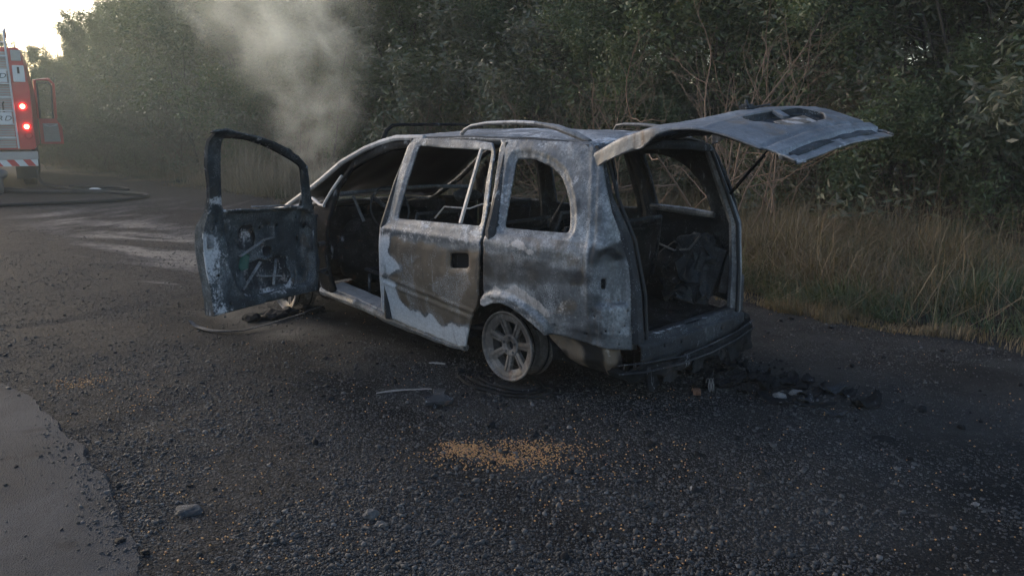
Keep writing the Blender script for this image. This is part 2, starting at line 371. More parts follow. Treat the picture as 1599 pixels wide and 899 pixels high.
g.bsdf(c, .9, 0, .15, g.bump(g.math('ADD', n2, vv), .8, .006))
M['asphalt'] = g.m
hr = .004
me = bpy.data.meshes.new('road'); bmr = bmesh.new()
tv = [bmr.verts.new((x, y, hr)) for x, y in road_poly]; bv = [bmr.verts.new((x + .03, y + .01, -.05)) for x, y in road_poly]
bmr.faces.new(tv)
for i in range(len(tv)): bmr.faces.new((tv[i], tv[(i + 1) % len(tv)], bv[(i + 1) % len(tv)], bv[i]))
bmesh.ops.triangulate(bmr, faces=bmr.faces); bmesh.ops.recalc_face_normals(bmr, faces=bmr.faces); bmr.to_mesh(me); bmr.free()
tag(addobj('road', me, M['asphalt']), 'worn grey asphalt edge of the road', kind='structure')
def in_road(x, y):
    r = False; n_ = len(road_poly); j = n_ - 1
    for i in range(n_):
        xi, yi = road_poly[i]; xj, yj = road_poly[j]
        if (yi > y) != (yj > y) and x < (xj - xi) * (y - yi) / (yj - yi) + xi: r = not r
        j = i
    return r
def in_road_np(P):
    r = np.zeros(len(P), bool); n_ = len(road_poly); j = n_ - 1
    for i in range(n_):
        xi, yi = road_poly[i]; xj, yj = road_poly[j]
        if yi != yj:
            m = ((yi > P[:, 1]) != (yj > P[:, 1])) & (P[:, 0] < (xj - xi) * (P[:, 1] - yi) / (yj - yi) + xi); r ^= m
        j = i
    return r

def ico_base():
    bm = bmesh.new(); bmesh.ops.create_icosphere(bm, subdivisions=1, radius=1)
    V = np.array([v.co[:] for v in bm.verts]); F = np.array([[v.index for v in f.verts] for f in bm.faces]); bm.free(); return V, F
IV, IF = ico_base()
def scatter(name, P, size, mat, flat=(.4, .9), zoff=.25, base=(IV, IF), rough=.25, elong=(.6, 1.0)):
    n = len(P); V0, F0 = base
    j = 1 + (rng.random((n, len(V0), 1)) - .5) * 2 * rough
    V = V0[None] * j
    S = np.c_[size, size * rng.uniform(*elong, n), size * rng.uniform(*flat, n)]
    V = V * S[:, None, :]
    a = rng.uniform(0, 2 * np.pi, n); b = rng.normal(0, .3, n)
    cb, sb_ = np.cos(b)[:, None], np.sin(b)[:, None]; x, y, z = V[..., 0], V[..., 1], V[..., 2]
    x, z = x * cb - z * sb_, x * sb_ + z * cb
    ca, sa_ = np.cos(a)[:, None], np.sin(a)[:, None]; x, y = x * ca - y * sa_, x * sa_ + y * ca
    h = ground_h(P); rd = in_road_np(P); h = np.where(rd, hr, h)
    V = np.stack([x + P[:, 0:1], y + P[:, 1:2], z + (h + S[:, 2] * zoff)[:, None]], -1).reshape(-1, 3)
    F = (F0[None] + (np.arange(n) * len(V0))[:, None, None]).reshape(-1, F0.shape[1])
    return mesh_np(name, V, F, mat)
def polar(n, r0, r1, az=38):
    r = r0 * (r1 / r0) ** rng.random(n); th = np.radians(rng.uniform(-az, az, n)); return np.c_[r * np.sin(th), r * np.cos(th)]
def edge_d(P): return np.abs(polydist(P, np.array(edge[:14])))
P = polar(270000, 1.9, 14); P = P[(polydist(P, VERGE) < .1)]; 
dens = vnoise(P, .6, 41, 4); rd = in_road_np(P)
P = P[(rng.random(len(P)) < sstep(dens, .30, .62) + .12) & (~rd | (rng.random(len(P)) < .012 + .6 * np.exp(-(edge_d(P) / .10) ** 2)))]
sz = rng.lognormal(math.log(.0038), .50, len(P)); sz = np.clip(sz, .0022, .017)
tag(scatter('gravel', P, sz, M['stone'], (.35, .8), .2, rough=.38), 'loose grey gravel stones strewn over the ground', kind='stuff')
# corn kernels
def blob(n, cx_, cy_, rx_, ry_): return np.c_[rng.normal(cx_, rx_, n), rng.normal(cy_, ry_, n)]
C_ = [blob(330, -.20, 3.66, .10, .05), blob(330, .02, 3.56, .12, .05), blob(260, -.25, 3.72, .05, .04), blob(200, .12, 3.74, .10, .04), blob(600, .0, 3.66, .20, .09), blob(120, .25, 3.5, .4, .2),
      blob(160, -2.65, 4.75, .07, .09), blob(60, -2.2, 4.4, .12, .2), blob(130, -1.5, 3.1, .25, .3), blob(60, -1.0, 2.75, .3, .15), blob(120, 3.15, 3.75, .12, .05)]
Q = polar(2800, 1.9, 5.0); m = sstep(vnoise(Q, .35, 77, 3), .45, .7) * np.exp(-((Q[:, 0] - .3) / 1.5) ** 2); C_.append(Q[rng.random(len(Q)) < m])
Q = polar(900, 1.9, 7); C_.append(Q)
P = np.concatenate(C_); P = P[~in_road_np(P)]
tag(scatter('corn_kernels', P, rng.uniform(.0035, .0058, len(P)), M['corn'], (.5, .8), .9, rough=.12, elong=(.6, .8)), 'yellow corn kernels spilled on the gravel', kind='stuff')

# puddles
g = NG('puddle_water'); n = g.noise(14, 3)
g.bsdf((.030, .026, .022), .06, 0, .5, g.bump(n, .12, .004)); M['puddle'] = g.m
def puddle(x, y, rx, ry, rot, z=.0, seed=0):
    pts = []
    for k in range(48):
        a = 2 * math.pi * k / 48; r = 1 + .35 * mnoise.noise(Vector((math.cos(a) * 1.6, math.sin(a) * 1.6, seed * 3.7))) + .12 * mnoise.noise(Vector((math.cos(a) * 5, math.sin(a) * 5, seed)))
        px_, py_ = rx * r * math.cos(a), ry * r * math.sin(a); pts.append((px_ * math.cos(rot) - py_ * math.sin(rot) + x, px_ * math.sin(rot) + py_ * math.cos(rot) + y))
    h = float(np.percentile(ground_h(np.array(pts)), 60)) + .004 + z
    b = MB(); b.poly([(p[0], p[1], h) for p in pts])
    tag(b.build('puddle', M['puddle']), 'shallow puddle of water on the gravel', kind='structure')
puddle(-4.1, 13.9, .75, .75, .2, 0, 1); puddle(-2.0, 6.55, .45, .10, .25, -.004, 3)

# ------------------------------------------------------------------ burnt minivan
WZ = [(-.1, .78), (.12, .80), (.2, .82), (.3, .838), (.45, .856), (.6, .866), (.75, .866), (.83, .858), (.88, .842), (.93, .822), (1.2, .735), (1.4, .655), (1.47, .61), (1.52, .5)]
WZx = [a for a, b in WZ]; WZy = [b for a, b in WZ]
S0 = [(.1, -.66), (.3, -.655), (.47, -.645), (.8, -.625), (.98, -.60), (1.2, -.555), (1.4, -.50), (1.5, -.47)]
S0x = [a for a, b in S0]; S0y = [b for a, b in S0]
def yside(x, z):
    y = float(np.interp(z, WZx, WZy))
    if x < .1: y -= .12 * ((.1 - x) / .9) ** 2
    if x > 1.7: y -= .10 * ((x - 1.7) / 1.4) ** 2
    return y
BR, BA = .10, R_(74)
def side(s, z):
    s0 = float(np.interp(z, S0x, S0y))
    if s >= s0: return Vector((s, yside(s, z), z))
    y0 = yside(s0, z); a = (s0 - s) / BR
    if a <= BA: return Vector((s0 - BR * math.sin(a), y0 - BR * (1 - math.cos(a)), z))
    L = (s0 - s) - BR * BA
    return Vector((s0 - BR * math.sin(BA) - L * math.cos(BA), y0 - BR * (1 - math.cos(BA)) - L * math.sin(BA), z))
def side_r(s, z): v = side(s, z); return Vector((v.x, -v.y, v.z))
def chaikin(pts, it=2):
    for _ in range(it):
        o = []
        for i in range(len(pts)):
            a = pts[i]; b = pts[(i + 1) % len(pts)]
            o += [(a[0] * .8 + b[0] * .2, a[1] * .8 + b[1] * .2), (a[0] * .2 + b[0] * .8, a[1] * .2 + b[1] * .8)]
        pts = o
    return pts
def rnd(pts, r):
    o = []; n_ = len(pts)
    for i in range(n_):
        p = Vector(pts[i]); a = Vector(pts[i - 1]) - p; b_ = Vector(pts[(i + 1) % n_]) - p
        ra = min(r, a.length * .45); rb_ = min(r, b_.length * .45); A_ = p + a.normalized() * ra; B_ = p + b_.normalized() * rb_
        for k in range(5):
            t = k / 4; q = A_ * (1 - t) ** 2 + p * 2 * t * (1 - t) + B_ * t * t; o.append((q.x, q.y))
    return o
def subdiv(pts, res):
    o = []
    for i in range(len(pts)):
        a = pts[i]; b = pts[(i + 1) % len(pts)]; n_ = max(1, int(math.dist(a, b) / res))
        o += [(a[0] + (b[0] - a[0]) * k / n_, a[1] + (b[1] - a[1]) * k / n_) for k in range(n_)]
    return o
def pip(P, poly):
    r = np.zeros(len(P), bool); j = len(poly) - 1
    for i in range(len(poly)):
        xi, yi = poly[i]; xj, yj = poly[j]
        if yi != yj: r ^= ((yi > P[:, 1]) != (yj > P[:, 1])) & (P[:, 0] < (xj - xi) * (P[:, 1] - yi) / (yj - yi) + xi)
        j = i
    return r
def dpoly(p, poly):
    """distance from point to polygon outline"""
    P = np.asarray(poly); A_ = P; B_ = np.roll(P, -1, 0); d = B_ - A_; q = np.asarray(p) - A_
    t = np.clip((q * d).sum(1) / np.maximum((d * d).sum(1), 1e-12), 0, 1); e = q - d * t[:, None]
    return float(np.sqrt((e * e).sum(1).min()))
def panel(name, outline, fn, mat, parent, holes=(), thick=.004, res=.028, burn=None, relief=None, warp=.0015, flip=False, frame=.0):
    outs = [subdiv(outline, res)] + [subdiv(h, res) for h in holes]
    vs = []; es = []
    for o in outs:
        b = len(vs); vs += [Vector(p) for p in o]; es += [(b + i, b + (i + 1) % len(o)) for i in range(len(o))]
    xs = [p[0] for p in outs[0]]; ys = [p[1] for p in outs[0]]
    gxp, gyp = np.meshgrid(np.arange(min(xs), max(xs), res), np.arange(min(ys), max(ys), res)); G = np.c_[gxp.ravel(), gyp.ravel()]
    G[:, 0] += (np.round(G[:, 1] / res) % 2) * res * .5
    ok = pip(G, outs[0])
    for h in outs[1:]: ok &= ~pip(G, h)
    G = G[ok]
    bnd = np.array([p for o in outs for p in o])
    G = [p for p in G if np.min(np.hypot(bnd[:, 0] - p[0], bnd[:, 1] - p[1])) > res * .45]
    vs += [Vector(p) for p in G]
    r = geometry.delaunay_2d_cdt(vs, es, [], 0, 1e-6)
    V2 = np.array([v[:] for v in r[0]]); F = np.array([f[:] for f in r[2] if len(f) == 3])
    cen = V2[F].mean(1); ok = pip(cen, outs[0])
    for h in outs[1:]: ok &= ~pip(cen, h)
    F = F[ok]; e = 1e-3; V3 = []; N3 = []
    for a, b in V2:
        p = fn(a, b); n_ = (fn(a + e, b) - fn(a - e, b)).cross(fn(a, b + e) - fn(a, b - e))
        if n_.length > 0: n_.normalize()
        if flip: n_ = -n_
        d = (relief(a, b) if relief else 0) + warp * 3 * mnoise.noise(Vector((a * 7, b * 7, 1.3))) + warp * mnoise.noise(Vector((a * 19, b * 19, 4)))
        V3.append((p + n_ * d)[:])
    if flip: F = F[:, ::-1]
    o = mesh_np(name, V3, F, mat, parent, smooth=True)
    if burn:
        at_ = o.data.attributes.new('burn', 'FLOAT_VECTOR', 'POINT')
        W_ = np.array([burn(a, b) for a, b in V2], float); E_ = np.concatenate([F[:, [0, 1]], F[:, [1, 2]], F[:, [2, 0]]])
        for _ in range(max(1, int(.026 / res))):
            acc = W_.copy(); cnt = np.ones((len(W_), 1)); np.add.at(acc, E_[:, 0], W_[E_[:, 1]]); np.add.at(cnt, E_[:, 0], 1); np.add.at(acc, E_[:, 1], W_[E_[:, 0]]); np.add.at(cnt, E_[:, 1], 1); W_ = acc / cnt
        at_.data.foreach_set('vector', W_.astype(np.float32).ravel())
    if thick:
        md = o.modifiers.new('thickness', 'SOLIDIFY'); md.thickness = thick; md.offset = -1
    return o
def ss(x, a, b):
    t = min(1, max(0, (x - a) / (b - a))); return t * t * (3 - 2 * t)
def nz2(a, b, f=3.0, s=0): return mnoise.noise(Vector((a * f, b * f, s)))
def bump1(x, c, w_): return math.exp(-((x - c) / w_) ** 2)

car = empty('burnt_minivan', (CX, CY, 0), YAW)
tag(car, 'burnt-out grey minivan with open driver door and raised tailgate, standing on its bare rims', 'car')

# --- left rear door
doutl = [(1.235, .235), (1.215, .45), (1.20, .60), (1.195, .80), (1.17, .88), (1.155, .93), (1.13, 1.20), (1.115, 1.40), (1.09, 1.455), (.5, 1.452), (.29, 1.435), (.243, 1.38), (.196, 1.18), (.172, .93), (.167, .73), (.187, .50), (.21, .44), (.26, .38), (.32, .25), (.37, .145), (.45, .135), (.9, .175), (1.15, .205)]
win2 = rnd([(1.005, 1.410), (.27, 1.392), (.212, .942), (1.04, .922)], .03)
hand = rnd([(.448, .752), (.274, .768), (.274, .676), (.448, .656)], .025)
def rel_door(s, z):
    d = 0
    d += .010 * bump1(z, .845 + .0 * s, .02)                         # belt crease
    zl = .395 + (s - .21) * .122                                      # rub strip mount ribs
    if .20 < s < 1.18: d += .010 * bump1(z, zl, .009) + .009 * bump1(z, zl - .05, .008) - .005 * bump1(z, zl - .025, .012)
    d -= .006 * ss(.03 - dpoly((s, z), win2), 0, .012) if z > .9 else 0
    dh = dpoly((s, z), hand)
    if dh < .03: d -= .010 * (1 - dh / .03)
    d += .004 * nz2(s, z, 2.2, 5)
    return d
WEDGE = [(1.25, .82), (1.183, .80), (1.05, .79), (1.108, .696), (1.009, .632), (.92, .585), (1.077, .538), (1.25, .526)]
LOW = [(1.26, .508), (1.097, .503), (1.013, .474), (1.03, .384), (.968, .334), (.895, .305), (.798, .303), (.719, .262), (.662, .308), (.578, .242), (.47, .293), (.394, .268), (.30, .31), (.34, .1), (1.3, .1)]
PINK = [(.075, .531), (.047, .599), (-.037, .587), (-.14, .62), (-.217, .6), (-.325, .557), (-.375, .489), (-.381, .432), (-.286, .498), (-.156, .541), (-.029, .546)]
LIGHT2 = [(-.345, .654), (-.472, .687), (-.574, .663), (-.584, .499), (-.468, .453), (-.394, .51)]
DARK1 = [(.2, .800), (-.103, .812), (-.383, .785), (-.60, .765), (-.60, .682), (-.472, .687), (-.254, .605), (-.059, .598), (.2, .547)]
PINKW = [(-.106, .897), (-.161, .881), (-.237, .862), (-.282, .831), (-.224, .814), (-.138, .842), (-.054, .808)]
def inside(p, poly, w_=.018):
    d = dpoly(p, poly); return ss(d if pip(np.array([p]), poly)[0] else -d, -w_, w_)
def burn_door(s, z):
    n_ = nz2(s, z, 5, 2) * .03 + nz2(s, z, 16, 7) * .018; p = (s + n_, z + n_ * .8)
    if z > .885: return (.42 + .25 * nz2(s, z, 6, 1), .1 * ss(nz2(s, z, 9, 4), 0, .3), .12)
    top = ss(p[1], .775, .80); wl = max(inside(p, WEDGE), inside(p, LOW))
    r = max(.10 + top * .38, .95 * wl); b = .75 * (1 - wl) * (1 - top) + .35 * top
    g_ = (1 - wl) * (1 - top) * (.10 + .35 * ss(z, .55, .76) + .35 * ss(.35 - s, 0, .15) * ss(nz2(s, z, 5, 9), -.1, .3) + .5 * bump1(z, .45, .03) * ss(nz2(s, z, 4, 5), 0, .3))
    if s > 1.15: r = max(r, .6); 
    return (r, g_, b)
o = panel('rear_door', doutl, side, M['body'], car, [win2, hand], .012, .0125, burn_door, rel_door, flip=True)
tag(o, 'left rear door with white ash blotches and empty handle hole')
rd_left = o
b = MB(); b.bar(side(.38, 1.40) + Vector((0, -.012, 0)), side(.405, .94) + Vector((0, -.012, 0)), .020, .016); b.build('window_divider', M['pale'], rd_left)
# dark cup behind the handle hole
b = MB(); b.box(Vector((.36, .80, .715)), (.22, .03, .13), bev=.01); b.build('handle_recess', M['black'], rd_left)

# --- left quarter panel with window, lamp recess and arch
holes_px = [(-.486, .349), (-.415, .426), (-.607, .402), (-.702, .415), (-.727, .434), (-.802, .35), (-.872, .533), (-.664, .511), (-.811, .419), (-.838, .594), (-.852, .451)]
def circ(c, r, n_=7): return [(c[0] + r * math.cos(2 * math.pi * k / n_), c[1] + r * math.sin(2 * math.pi * k / n_)) for k in range(n_)]
qout = [(.215, 1.435), (.235, 1.455), (.0, 1.46), (-.3, 1.452), (-.45, 1.445), (-.505, 1.425), (-.53, 1.40), (-.567, 1.342), (-.625, 1.22), (-.695, 1.073), (-.771, .972), (-.84, .895), (-.883, .834), (-.915, .72), (-.931, .606), (-.936, .45), (-.934, .300), (-.826, .318), (-.69, .338), (-.544, .360), (-.43, .372), (-.345, .362), (-.31, .385), (-.245, .43), (-.18, .462), (-.10, .495), (-.03, .508), (.05, .495), (.12, .462), (.15, .47), (.135, .55), (.13, .73), (.14, .93), (.165, 1.18), (.20, 1.36)]
qwin = rnd([(.02, .952), (.035, 1.15), (.065, 1.355), (-.08, 1.356), (-.21, 1.322), (-.31, 1.27), (-.37, 1.20), (-.42, 1.11), (-.445, 1.03), (-.455, .958)], .03)
lamphole = rnd([(-.702, .722), (-.747, .722), (-.747, .663), (-.702, .663)], .015)
lampreg = [(-.654, .865), (-.70, .90), (-.761, .886), (-.837, .841), (-.875, .74), (-.889, .65), (-.885, .56), (-.654, .56), (-.645, .706)]
archl = [(.12, .462), (.05, .495), (-.03, .508), (-.10, .495), (-.18, .462), (-.245, .43), (-.31, .385)]
def darch(s, z):
    return min(math.hypot(s - a, z - b_) for a, b_ in subdiv(archl, .02))
def rel_q(s, z):
    d = .012 * bump1(z, .86, .03) * ss(s, -.6, -.4) if z < 1 else 0
    if z > .88 and s > -.6:
        dw = dpoly((s, z), qwin); d -= .014 * ss(.042 - dw, 0, .006); d += .003 * bump1(dw, .05, .005); d -= .005 * ss(.014 - dw, 0, .004)
    if z < .62 and -.42 < s < .2:
        da = darch(s, z); d += .020 * ss(.07 - da, 0, .012) - .006 * bump1(da, .08, .006) + .006 * bump1(da, .040, .006) - .006 * bump1(da, .022, .005)
    if s < -.60 and .5 < z < .95 and pip(np.array([[s, z]]), lampreg)[0]: d -= .034 * ss(dpoly((s, z), lampreg), 0, .03)
    sc_ = float(np.interp(z, S0x, S0y)) - .012
    d -= .007 * bump1(s, sc_, .007); d += .005 * bump1(s, sc_ + .022, .012)
    if s < -.62: d -= .003 * bump1(z, .955, .005)
    if z < .5: d += .006 * bump1(z, .44 + (s + .35) * .07, .012) if s < -.3 else 0
    if s < -.9: d -= .01
    if -.88 < s < -.66 and .49 < z < .56: d += .006 * (1 if math.sin((s + .66) * 95) > 0 else -.3) * bump1(z, .525, .025)
    d += .006 * nz2(s, z, 2.6, 15) + .0015 * nz2(s, z, 30, 3) * ss(z, .85, 1.0)
    return d
def burn_q(s, z):
    m_ = nz2(s, z, 5, 12) * .03 + nz2(s, z, 16, 17) * .02; p = (s + m_, z + m_); n_ = nz2(s, z, 4, 12) * .5 + nz2(s, z, 11, 17) * .3
    if z > .93: return (.30 + n_ * .5, .12 + .5 * ss(-n_, .05, .3) + .5 * bump1(dpoly((s, z), qwin), .055, .012), 0)
    if s < -.61: r = .26 + n_ * .5 - .2 * bump1(z, .6, .1); g_ = .2 + .5 * ss(n_, .0, .25) + (.5 if s < -.895 else 0) + .35 * bump1(z, .86, .04); b = .1 * ss(n_, 0, .2)
    else:
        pk = max(inside(p, PINK), inside(p, PINKW)); l2 = inside(p, LIGHT2, .04); dk_ = inside(p, DARK1, .02); r = .12; g_ = .12; b = .25
        if z > .77: r = .34 + n_ * .3; b = .35 * ss(-s, .0, .2) + .15; g_ = 0
        r = r * (1 - dk_) * (1 - l2) + l2 * .42; g_ = g_ * (1 - dk_) + dk_ * (.70 + .6 * n_); b = max(b * (1 - dk_) + dk_ * (.3 + .5 * ss(n_, 0, .2)), l2 * .5)
        r = max(r, .85 * pk); b = max(b * (1 - pk), .55 * pk); g_ *= (1 - pk)
    if z < .46: r = min(r, .14); g_ = max(g_, .42 + .5 * n_); b = .05
    da = darch(s, z) if z < .6 and s > -.45 else 1
    if da < .05: r = .45 + n_ * .8; b = .4; g_ = .15
    return (max(0, r), max(0, g_), b)
o = panel('quarter_panel', qout, side, M['body'], car, [qwin, lamphole] + [circ(c_, .0055) for c_ in holes_px], .012, .0135, burn_q, rel_q, flip=True)
tag(o, 'left rear quarter panel with open window and empty lamp recess')
qp = o
b = MB(); b.box(Vector((-.65, .60, .69)), (.10, .06, .12), Matrix.Rotation(R_(-45), 3, 'Z'), bev=.01); b.build('lamp_socket', M['black'], qp)

# --- crumpled lower corner
cro = [(-.335, .368), (-.42, .25), (-.50, .165), (-.60, .145), (-.70, .138), (-.785, .138), (-.83, .22), (-.83, .315), (-.69, .335), (-.54, .357), (-.43, .37)]
M['corner'] = burnt('burnt_corner_metal', (.015, .013, .012), (.10, .08, .07), (.26, .235, .22), rust=.8, rough=.8, spec=.12, metal=.1)
o = panel('crumpled_corner', cro, side, M['corner'], car, [], .006, .018, lambda s, z: (-.1 + nz2(s, z, 9, 3) * 1.0, .9 * ss(nz2(s, z, 7, 8), -.1, .2) + .5 * ss(.2 - z, 0, .08) + .6 * ss(-s, .72, .82), .7), lambda s, z: -.03 + .02 * nz2(s, z, 10, 2) - .05 * ss(.25 - z, 0, .12), warp=.004, flip=True)
tag(o, 'crumpled rusty lower rear corner')

# --- right side: quarter panel and rear door (seen from inside)
dk = lambda s, z: (.05, .25 + .3 * nz2(s, z, 4, 3), .3)
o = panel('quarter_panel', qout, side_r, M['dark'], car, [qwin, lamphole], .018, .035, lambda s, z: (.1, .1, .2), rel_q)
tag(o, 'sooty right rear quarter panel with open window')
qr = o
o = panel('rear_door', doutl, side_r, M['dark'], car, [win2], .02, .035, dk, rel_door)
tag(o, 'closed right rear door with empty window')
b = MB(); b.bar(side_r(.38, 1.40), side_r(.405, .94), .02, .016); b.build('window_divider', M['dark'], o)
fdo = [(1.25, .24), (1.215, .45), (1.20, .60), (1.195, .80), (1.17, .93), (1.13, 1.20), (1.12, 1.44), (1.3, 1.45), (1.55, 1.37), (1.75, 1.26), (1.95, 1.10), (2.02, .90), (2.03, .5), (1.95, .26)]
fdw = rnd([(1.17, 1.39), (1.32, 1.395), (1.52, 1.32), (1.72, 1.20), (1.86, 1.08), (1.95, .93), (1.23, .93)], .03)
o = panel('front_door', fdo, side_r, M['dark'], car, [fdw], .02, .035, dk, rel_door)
tag(o, 'closed right front door with empty window')

# --- pillars and front side frames
def pbox(name, pts, rad, mat, par=car, n_=8, flat=1.0, jit=0):
    b_ = MB(); b_.tube(pts, rad, n_, True, flat)
    if jit: b_.jitter(jit, 12)
    return b_.build(name, mat, par, True)
apl = [(1.0, .60, 1.458), (1.3, .612, 1.452), (1.45, .635, 1.42), (1.61, .67, 1.37), (1.85, .71, 1.27), (2.10, .75, 1.12), (2.19, .765, 1.03 + .04), (2.57, .80, .885), (2.75, .80, .83)]
pbox('windscreen_pillar', apl, .021, M['pale'])
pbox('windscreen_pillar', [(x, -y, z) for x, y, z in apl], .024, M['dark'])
pbox('quarter_light_bar', [side(1.81, 1.17) , side(1.90, 1.06), side(1.975, .94)], .012, M['pale'])
pbox('quarter_light_bar', [side(2.16, .985), side(2.03, .945), side(1.96, .94)], .012, M['pale'])
fso = [(1.13, 1.455), (1.29, 1.45), (1.50, 1.395), (1.72, 1.31), (1.82, 1.17), (1.90, 1.06), (1.975, .94), (2.12, .935), (2.12, .30), (1.98, .22), (1.86, .29), (1.90, .42), (1.925, .56), (1.87, .90), (1.845, 1.08), (1.74, 1.22), (1.58, 1.30), (1.35, 1.375), (1.13, 1.405)]
o = panel('door_opening_frame', fso, side, M['int'], car, [], .03, .03, lambda s, z: (.35 * ss(.45 - z, 0, .15) + .2 * ss(z, 1.3, 1.4) , .5, .1), lambda s, z: -.012 + .012 * bump1(z, .6, .3) * nz2(s, z, 6, 2), flip=True)
for sg in (1, -1):
    # rocker below the doors
    b = MB()
    pts = [(2.06, .785 * sg, .27), (1.6, .785 * sg, .235), (1.2, .775 * sg, .18), (.7, .765 * sg, .135), (.42, .76 * sg, .115)]
    b.tube(pts, [.045, .045, .045, .04, .03], 10, True, .9); bmesh.ops.subdivide_edges(b.bm, edges=b.bm.edges[:], cuts=4, use_grid_fill=True); b.jitter(.010, 9); o = b.build('rocker_panel', M['body'] if sg > 0 else M['dark'], car)
    sp = MB(); V = [(2.0, .80, .315), (1.6, .80, .275), (1.2, .80, .225), (1.2, .66, .235), (1.6, .66, .285), (1.98, .66, .325)]
    if sg > 0:
        sp.prism(V, (0, 0, -.02)); bmesh.ops.subdivide_edges(sp.bm, edges=sp.bm.edges[:], cuts=5, use_grid_fill=True); sp.jitter(.008, 14); sp.build('sill_plate', M['pale'], car)
# B and C pillar inner posts
for sg in (1, -1):
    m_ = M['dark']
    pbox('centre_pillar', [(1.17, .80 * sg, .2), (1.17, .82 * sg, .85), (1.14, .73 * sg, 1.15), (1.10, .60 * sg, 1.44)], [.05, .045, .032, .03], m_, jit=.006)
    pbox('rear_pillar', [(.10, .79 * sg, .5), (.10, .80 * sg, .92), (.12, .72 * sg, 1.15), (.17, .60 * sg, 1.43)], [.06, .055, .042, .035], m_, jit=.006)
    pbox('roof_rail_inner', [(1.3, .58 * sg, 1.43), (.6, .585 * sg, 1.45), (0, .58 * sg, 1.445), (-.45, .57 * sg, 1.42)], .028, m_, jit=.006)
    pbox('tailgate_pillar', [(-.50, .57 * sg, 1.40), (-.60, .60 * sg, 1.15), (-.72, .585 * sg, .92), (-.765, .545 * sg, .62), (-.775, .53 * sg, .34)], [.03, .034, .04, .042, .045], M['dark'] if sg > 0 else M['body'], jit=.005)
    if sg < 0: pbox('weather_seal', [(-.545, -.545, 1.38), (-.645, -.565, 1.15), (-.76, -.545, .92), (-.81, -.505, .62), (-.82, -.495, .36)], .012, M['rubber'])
    else: pbox('weather_seal', [(-.545, .545, 1.38), (-.645, .565, 1.15), (-.76, .55, .92), (-.81, .51, .62), (-.82, .495, .36)], .010, M['rubber'])
    # wheel houses
    for ax in ((0,) if True else ()):
        b = MB(); ring = []
        for k in range(13):
            a = math.pi * k / 12; ring.append([(ax + .36 * math.cos(a), .80 * sg - .02 * sg, .20 + .33 * math.sin(a)), (ax + .36 * math.cos(a), .50 * sg, .20 + .33 * math.sin(a))])
        for p, q in zip(ring[:-1], ring[1:]): b.poly([p[0], p[1], q[1], q[0]])
        b.poly([r_[1] for r_ in ring])
        bmesh.ops.remove_doubles(b.bm, verts=b.bm.verts, dist=.001)
        bmesh.ops.subdivide_edges(b.bm, edges=b.bm.edges[:], cuts=3, use_grid_fill=True); b.jitter(.016, 7); b.build('wheel_house', M['int'], car, True)

# --- roof
def roof_f(x, y):
    z = float(np.interp(x, [-.5, -.3, 0, .4, .9, 1.3, 1.4], [1.485, 1.505, 1.515, 1.52, 1.515, 1.49, 1.475]))
    t = abs(y) / .60; return Vector((x, y, z - .055 * t ** 2.4))
ro = [(1.33, -.60), (1.39, -.3), (1.41, 0), (1.39, .3), (1.30, .60), (.6, .612), (0, .605), (-.48, .575), (-.53, .3), (-.545, 0), (-.53, -.3), (-.48, -.575), (0, -.605), (.6, -.612)]
def rel_roof(x, y): return .007 * nz2(x, y, 3, 4) - .004 * bump1(abs(y), .50, .015) - .010 * bump1(x, -.47, .02) - .006 * math.exp(-((x - .3) ** 2 + (y - .1) ** 2) / .1) + .0025 * nz2(x, y, 22, 5)
o = panel('roof', ro, roof_f, M['body'], car, [], .012, .035, lambda x, y: (.40 + .4 * nz2(x, y, 5, 6), .35 * ss(nz2(x, y, 3, 9), .05, .35), .35 * ss(x, .2, 1.0)), rel_roof)
roofo = o
pbox('roof_header', [(-.50, .59, 1.405), (-.535, .3, 1.425), (-.545, 0, 1.43), (-.535, -.3, 1.42), (-.50, -.57, 1.395)], .03, M['dark'], jit=.004)
pbox('roof_header', [(1.30, .59, 1.43), (1.36, .3, 1.445), (1.38, 0, 1.45), (1.36, -.3, 1.445), (1.30, -.57, 1.43)], .026, M['dark'], jit=.004)
# folded windscreen top standing above the roof front
hp = [(1.62, .50, 1.425), (1.61, .47, 1.50), (1.60, .42, 1.538), (1.60, .36, 1.545), (1.60, -.25, 1.545), (1.60, -.5, 1.53)]
b = MB(); b.tube(hp, [.018, .016, .013, .011, .011, .01], 8)
b.build('bent_windscreen_trim', M['black'], car, True)
# roof rails
for sg, x0 in ((1, .70), (-1, .27)):
    if sg > 0:
        pts = [(.70, 1.485), (.67, 1.515), (.60, 1.535), (.45, 1.553), (.2, 1.558), (.0, 1.55), (-.15, 1.53), (-.28, 1.495), (-.40, 1.455)]; rr = [.014, .014, .015, .016, .018, .022, .030, .034, .02]
    else:
        pts = [(.25, 1.495), (.235, 1.52), (.22, 1.54), (.15, 1.548), (0, 1.545), (-.15, 1.53), (-.28, 1.495), (-.40, 1.455)]; rr = [.008, .012, .016, .018, .020, .026, .03, .02]
    b = MB(); b.tube([(x, .525 * sg, z) for x, z in pts], rr, 10, True, .62); b.build('roof_rail', M['rail'], car, True)
b = MB(); b.tube([(.70, .525, 1.48), (.66, .525, 1.515), (.60, .525, 1.538), (.45, .525, 1.556), (.2, .525, 1.562), (.02, .525, 1.554)], [.012, .0165, .0175, .0185, .020, .023], 10, True, .62)
b.build('pale_rail_section', M['pale'], car, True)

